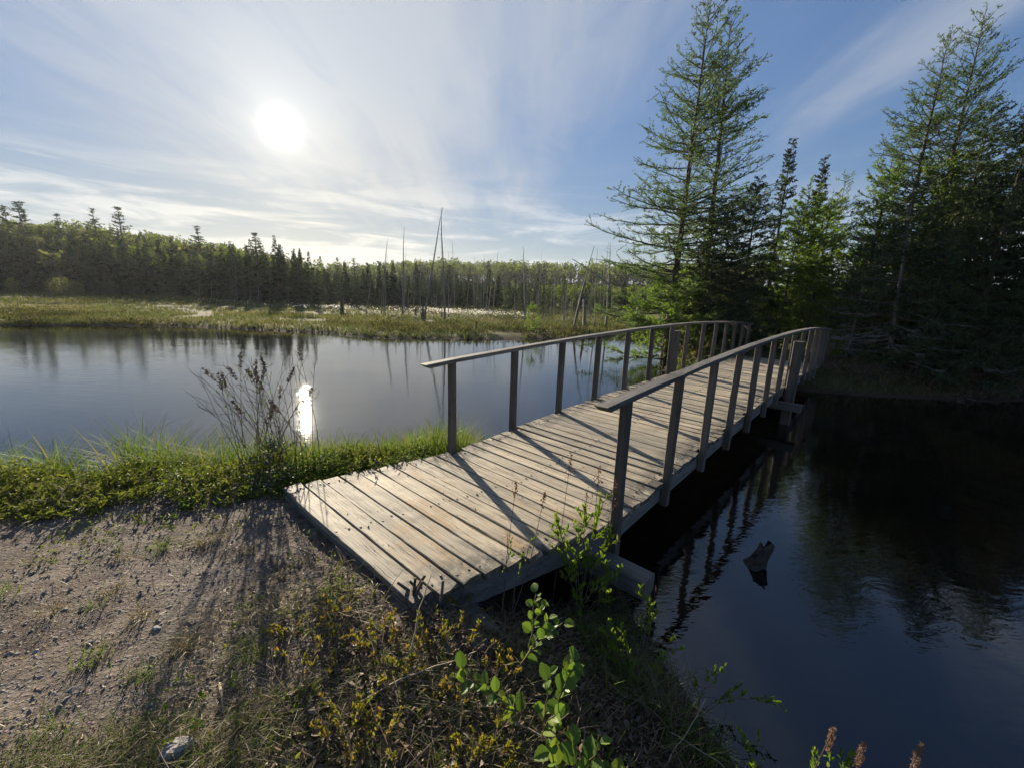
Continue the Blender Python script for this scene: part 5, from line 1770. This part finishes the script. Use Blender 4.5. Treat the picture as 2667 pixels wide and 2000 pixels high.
# fuzzy brown plumes on bare stalks rising from the bank foot
for k, (x, y, h, lab) in enumerate(((1.31, 1.305, .42, 'fuzzy brown seed plume, tallest of three by the dark water'), (1.385, 1.25, .42, 'fuzzy brown seed plume, middle of three by the dark water'),
                                    (1.606, 1.25, .42, 'fuzzy brown seed plume standing apart over the dark water'))):
    t = thing('seed_plume', lab, 'seed head', (x, y, 0), 0, 'brown seed plumes by the water')
    st, pl = MB(), MB()
    tubes(st, np.array([(-.30, -.12, -.12), (-.10, -.04, .16), (.01, .01, h)]), np.array([.003, .0025, .002]), 5)
    st.obj('stem', M['stem'], t)
    n = 420
    q = rn.uniform(0, 1, n)
    rad = .014 * np.sin(np.pi * np.clip(q * .85 + .12, 0, 1)) ** .7
    B = np.array([.01, .01, h - .10]) + np.stack([0 * q, 0 * q, q * .12], -1) + unit(rn.normal(0, 1, (n, 3))) * (rad * rn.uniform(.3, 1, n))[:, None]
    leaves(pl, B, unit(rn.normal(0, 1, (n, 3))) + [0, 0, .8], rn.normal(0, 1, (n, 3)), rn.uniform(.006, .014, n), rn.uniform(.002, .005, n))
    pl.obj('plume', M['plume'], t)

# bright sedge clumps on the right bank
mb = MB()
for cx, cy, num, ln in ((.66, 1.78, 170, .26), (.80, 1.70, 150, .28), (.52, 2.0, 110, .22), (.88, 1.50, 130, .24), (.72, 2.15, 90, .2), (.95, 1.2, 90, .22), (.4, 2.1, 60, .16)):
    B = np.stack([rn.normal(cx, .07, num), rn.normal(cy, .07, num)], -1)
    B = B[~under_deck(B[:, 0], B[:, 1], .03)]
    B = np.concatenate([B, near_z(B[:, 0], B[:, 1])[:, None]], 1)
    num = len(B)
    blades(mb, B, rn.uniform(0, 6.28, num), rn.uniform(.4, 1.1, num) * ln, rn.uniform(.003, .006, num), rn.uniform(.05, .5, num), rn.uniform(.1, .9, num), 5, (rn.random() < .3) * 1, rn)
tag(mb.obj('channel_sedge', [M['sedge'], M['dry_grass']]), 'thin green sedge on the bank above the dark channel', 'sedge', kind='stuff')
# low dark heath cover over the wet slope
mb = MB()
P = near_pts(1900, -.1, 1.15, .8, 2.5, .02, .75)
n = len(P)
for k in range(6):
    az = rn.uniform(0, 6.28, n)
    e = rn.uniform(.2, 1.3, n)
    D = np.stack([np.sin(az) * np.cos(e), np.cos(az) * np.cos(e), np.sin(e)], -1)
    leaves(mb, P + np.stack([rn.normal(0, .025, n), rn.normal(0, .025, n), rn.uniform(0, .06, n)], -1), D, rn.normal(0, 1, (n, 3)), rn.uniform(.008, .022, n), rn.uniform(.003, .007, n))
tag(mb.obj('heath_cover', M['dark_leaf']), 'dark small-leaved heath matting the slope above the channel', 'heath', kind='stuff')


# ------------------------------------------------------------------ single items
def rock(name, x, y, r, seed, mat, lab, cat, zs=.6, sink=.35):
    rng = np.random.default_rng(seed)
    nu, nv = 14, 9
    th = np.linspace(0, 2 * np.pi, nu, endpoint=False)
    ph = np.linspace(.12, np.pi - .12, nv)
    Tm, Pm = np.meshgrid(th, ph)
    d = np.stack([np.sin(Pm) * np.cos(Tm), np.sin(Pm) * np.sin(Tm), np.cos(Pm)], -1)
    pl = unit(rng.normal(0, 1, (9, 3)))
    rad = np.min(np.stack([1.0 / np.maximum(d @ q, .55) * rng.uniform(.62, .8) for q in pl]), 0)
    rad = np.minimum(rad, 1.05) * (1 + .05 * rng.normal(0, 1, rad.shape))
    V = d * rad[..., None] * r * np.array([1.2, .85, zs])
    i = np.arange(nu * nv).reshape(nv, nu)
    nx = np.roll(i, -1, 1)
    mb = MB()
    mb.add(V.reshape(-1, 3), np.stack([i[:-1], i[1:], nx[1:], nx[:-1]], -1).reshape(-1, 4))
    mb.f.append((i[0][None], 0))
    mb.f.append((i[-1][None, ::-1], 0))
    return tag(mb.obj(name, mat, loc=(x, y, gz(x, y) + r * zs * (1 - 2 * sink))), lab, cat)


rock('stone', -1.18, 1.17, .048, 4, M['stone'], 'grey angular stone lying in the short turf', 'stone', .75, .3).rotation_euler = (0, .2, .6)
rock('pebble', -1.72, 1.72, .020, 6, M['stone'], 'flat pale pebble on the bare path', 'stone', .35, .2)
rock('pebble', -1.95, 1.62, .013, 7, M['stone'], 'small pale pebble beside the flat one on the path', 'stone', .5, .2)

mb = MB()
tubes(mb, np.array([(-1.205, 1.43, gz(-1.2, 1.43) + .012), (-1.16, 1.375, gz(-1.16, 1.375) + .014), (-1.11, 1.315, gz(-1.11, 1.315) + .012)]), np.array([.0045, .005, .0045]), 6, 0, True)
tag(mb.obj('straw_stalk', M['pale_stick'], smooth=True), 'pale broken straw stalk lying on the turf', 'stalk')
for k, (pts, r_, lab) in enumerate((([(-.44, 1.52, .0), (-.41, 1.60, .12), (-.40, 1.66, .22), (-.35, 1.70, .36)], .0042, 'pale bent dead stick standing by the half-buried sleeper'),
                                    ([(-.62, 1.33, .02), (-.45, 1.42, .05), (-.28, 1.50, .06), (-.12, 1.60, .10)], .0040, 'long pale dead stem lying across the leaf litter'),
                                    ([(.05, 1.36, .05), (.22, 1.32, .05), (.40, 1.24, .03), (.52, 1.20, .02)], .0042, 'brown dead stem running down the slope past the broad-leaved sapling'),
                                    ([(.72, 1.40, .03), (.86, 1.52, .10), (.98, 1.62, .20)], .0030, 'slanting tan reed stem over the channel edge'),
                                    ([(.78, 1.55, .05), (.95, 1.42, .08), (1.10, 1.34, .06)], .0028, 'fallen tan reed stem at the channel edge'),
                                    ([(.30, 1.28, .0), (.34, 1.30, .08), (.33, 1.34, .16)], .0028, 'short broken upright twig beside the low sapling'),
                                    ([(-1.42, 1.47, .015), (-1.30, 1.52, .02), (-1.16, 1.58, .015)], .0022, 'thin tan stalk lying across the path turf'))):
    p = np.array(pts, float)
    p[:, 2] += near_z(p[:, 0], p[:, 1])
    tt = np.linspace(0, 1, 9)
    C = np.stack([np.interp(tt, np.linspace(0, 1, len(p)), p[:, a]) for a in range(3)], -1) + rn.normal(0, .003, (9, 3))
    mb = MB()
    tubes(mb, C, np.linspace(r_, r_ * .55, 9), 5, 0, True)
    tag(mb.obj('dead_stick', M['pale_stick'], smooth=True), lab, 'stick', 'dead sticks on the bank')

# cut shrub stubs at the deck corner
t = thing('shrub_stubs', 'dark cut-off shrub stubs at the channel-side corner of the deck end', 'stubs', (-.44, 1.93, gz(-.44, 1.93)))
for k in range(6):
    mb = MB()
    x, y = rn.normal(0, .05), rn.normal(0, .03)
    tubes(mb, np.array([(x, y, -.03), (x + rn.normal(0, .02), y, .06), (x + rn.normal(0, .03), y, rn.uniform(.10, .17))]), np.array([.010, .009, .008]), 6, 0, True)
    mb.obj('stub', M['bark_dark'], t, True)

# bent dry stalk over the left sedge
mb = MB()
tubes(mb, np.array([(-4.35, 3.55, .22), (-4.15, 3.62, .34), (-3.95, 3.68, .46), (-3.74, 3.74, .585)]), np.array([.004, .0035, .003, .0025]), 4, 0)
tubes(mb, np.array([(-3.74, 3.74, .585), (-3.71, 3.745, .57), (-3.70, 3.75, .40), (-3.63, 3.76, .26)]), np.array([.004, .005, .0035, .003]), 4, 1)
tag(mb.obj('bent_stalk', [M['stem'], M['red_head']], smooth=True), 'bent dry reddish stalk leaning over the sedge by the water', 'stalk')

# waterlogged stump in the channel
rw = np.random.default_rng(19)
mb = MB()
nu, nv = 12, 9
lv = np.linspace(0, 1, nv)
V = []
for q in lv:
    a = np.linspace(0, 2 * np.pi, nu, endpoint=False)
    r_ = np.interp(q, [0, .35, .55, 1], [.12, .085, .05, .040]) * (1 + .22 * np.sin(a * 3 + 1) + .14 * rw.normal(0, 1, nu))
    V.append(np.stack([r_ * np.cos(a) * 1.25 - .10 * (1 - q) ** 2 + .05 * q, r_ * np.sin(a), np.full(nu, -.12 + q * .29) + .025 * rw.normal(0, 1, nu) * (q > .85)], -1))
i = np.arange(nu * nv).reshape(nv, nu)
nx = np.roll(i, -1, 1)
mb.add(np.concatenate(V), np.stack([i[:-1], nx[:-1], nx[1:], i[1:]], -1).reshape(-1, 4))
mb.f.append((i[-1][None], 0))
tag(mb.obj('water_stump', M['wet_wood'], loc=(2.02, 2.95, 0)), 'dark broken stump sticking out of the black channel water', 'stump')


# ------------------------------------------------------------------ undergrowth of the far landing
def far_shrub(x, y, h, wd, mats, lab, seed, n=None, leaf=.055):
    rng = np.random.default_rng(seed)
    z = float(far_z(np.array([x]), np.array([y]))[0])
    t = thing('bank_shrub', lab, 'shrub', (x, y, z - .03), rng.uniform(0, 6), 'shrubs along the far landing')
    wood, lf = MB(), MB()
    ns = max(8, int(14 * wd))
    P, az = sprays(rng, ns, h * 1.15, .9, 6, .6, 1.5, wd * .16)
    L = plen(P)
    tubes(wood, P, np.linspace(.007, .002, 6)[None].repeat(ns, 0), 4)
    T, TL = twigs_from(rng, P, L, 9, .12, .32, .9, .3, 4, .2)
    tubes(wood, T, np.full((len(T), 4), .002), 3)
    wood.obj('stem', M['stem'], t)
    for k, m_ in enumerate(mats):
        q = MB()
        leafy(rng, q, T[k::len(mats)], TL[k::len(mats)], .018, leaf, leaf * .5, .1, 1, .4)
        leafy(rng, q, P[k::len(mats)], L[k::len(mats)], .05, leaf, leaf * .5, .2, 1, .4)
        tag(q.obj('leaf_spray', M[m_], t), kind='stuff')


far_shrub(4.55, 11.2, .55, .9, ['lime_leaf', 'herb'], 'sunlit green bush at the pond edge by the bridge end', 1)
far_shrub(5.25, 11.9, .8, 1.0, ['orange_leaf', 'dark_leaf'], 'orange-tinged bush beside the far end of the pond-side handrail', 2)
far_shrub(5.9, 12.9, .9, 1.2, ['dark_leaf', 'herb'], 'dark leafy bush under the twin larches', 3)
far_shrub(6.6, 13.0, .7, 1.0, ['orange_leaf', 'dark_leaf'], 'rusty low bush behind the far handrail posts', 4)
far_shrub(8.9, 11.2, .9, 1.0, ['lime_leaf', 'herb'], 'bright green bush at the far end of the channel-side handrail', 5)
far_shrub(9.9, 12.6, .7, 1.1, ['herb', 'lime_leaf'], 'low green bush beside the path beyond the bridge', 6)
far_shrub(8.3, 9.6, .55, 1.0, ['dark_leaf', 'litter'], 'brown heath bush on the shaded bank by the bridge end', 7)
far_shrub(9.1, 9.4, .5, 1.1, ['litter', 'dark_leaf'], 'pale brown dead bush at the black water edge', 8)
far_shrub(10.2, 9.3, .6, 1.2, ['dark_leaf'], 'dark bush hanging over the black water', 9)
far_shrub(11.4, 9.6, .6, 1.2, ['dark_leaf'], 'dark bush at the foot of the tallest black spruce', 10)
far_shrub(12.9, 9.9, .7, 1.3, ['dark_leaf'], 'dark bush on the shaded bank beyond the overhanging spruce', 11)
far_shrub(8.6, 10.4, .5, .9, ['dark_leaf', 'herb'], 'small green bush between bridge end and pale dead bush', 12)
# grass and litter of the landing
mb = MB()
x = rn.uniform(4.0, 16, 9000)
y = rn.uniform(8.6, 19, 9000)
z = far_z(x, y)
ok = (z > .06) & ~under_deck(x, y, .05)
P = np.stack([x, y, z - .01], -1)[ok]
n = len(P)
gm = rn.random(n) < .55
for sel, mi in ((gm, 0), (~gm, 1)):
    q = P[sel]
    k = len(q)
    blades(mb, q, rn.uniform(0, 6.28, k), rn.uniform(.08, .3, k), rn.uniform(.010, .02, k), rn.uniform(0, .6, k), rn.uniform(0, .9, k), 3, mi, rn)
x = rn.uniform(6.8, 17, 5200)
y = rn.uniform(8.6, 11.5, 5200)
z = far_z(x, y)
ok = (z > .02) & ~under_deck(x, y, .05)
P = np.stack([x, y, z - .01], -1)[ok]
k = len(P)
blades(mb, P, rn.uniform(0, 6.28, k), rn.uniform(.10, .42, k), rn.uniform(.012, .03, k), rn.uniform(.1, .9, k), rn.uniform(.1, 1.1, k), 3, 1, rn)
tag(mb.obj('landing_grass', [M['herb'], M['litter']]), 'green grass and brown litter round the far bridge end', 'grass', kind='stuff')
# thin emergent grass in the pond beside the bridge
mb = MB()
for cx, cy, num in ((3.0, 10.1, 70), (3.55, 10.6, 60), (2.6, 9.6, 30)):
    B = np.stack([rn.normal(cx, .22, num), rn.normal(cy, .18, num), np.full(num, -.05)], -1)
    B = B[~under_deck(B[:, 0], B[:, 1], .05)]
    num = len(B)
    blades(mb, B, rn.uniform(0, 6.28, num), rn.uniform(.15, .4, num), rn.uniform(.006, .010, num), rn.uniform(0, .4, num), rn.uniform(0, .5, num), 4, 0, rn)
tag(mb.obj('pond_grass', M['bog_shrub']), 'thin dark emergent grass in the pond beside the bridge', 'grass', kind='stuff')

# ------------------------------------------------------------------ thin morning haze
mh, th = new_mat('haze')
vol = th.n('ShaderNodeVolumePrincipled', ins={'Color': (.88, .92, 1.0), 'Density': .00024, 'Anisotropy': .35})
th.n('ShaderNodeOutputMaterial', ins={'Volume': vol})
mb = MB()
x0, x1, y0, y1, z0, z1 = -520, 520, -100, 540, -2.5, 32
mb.add([(x0, y0, z0), (x1, y0, z0), (x1, y1, z0), (x0, y1, z0), (x0, y0, z1), (x1, y0, z1), (x1, y1, z1), (x0, y1, z1)],
       [[3, 2, 1, 0], [4, 5, 6, 7], [0, 1, 5, 4], [1, 2, 6, 5], [2, 3, 7, 6], [3, 0, 4, 7]])
tag(mb.obj('haze', mh), kind='stuff')
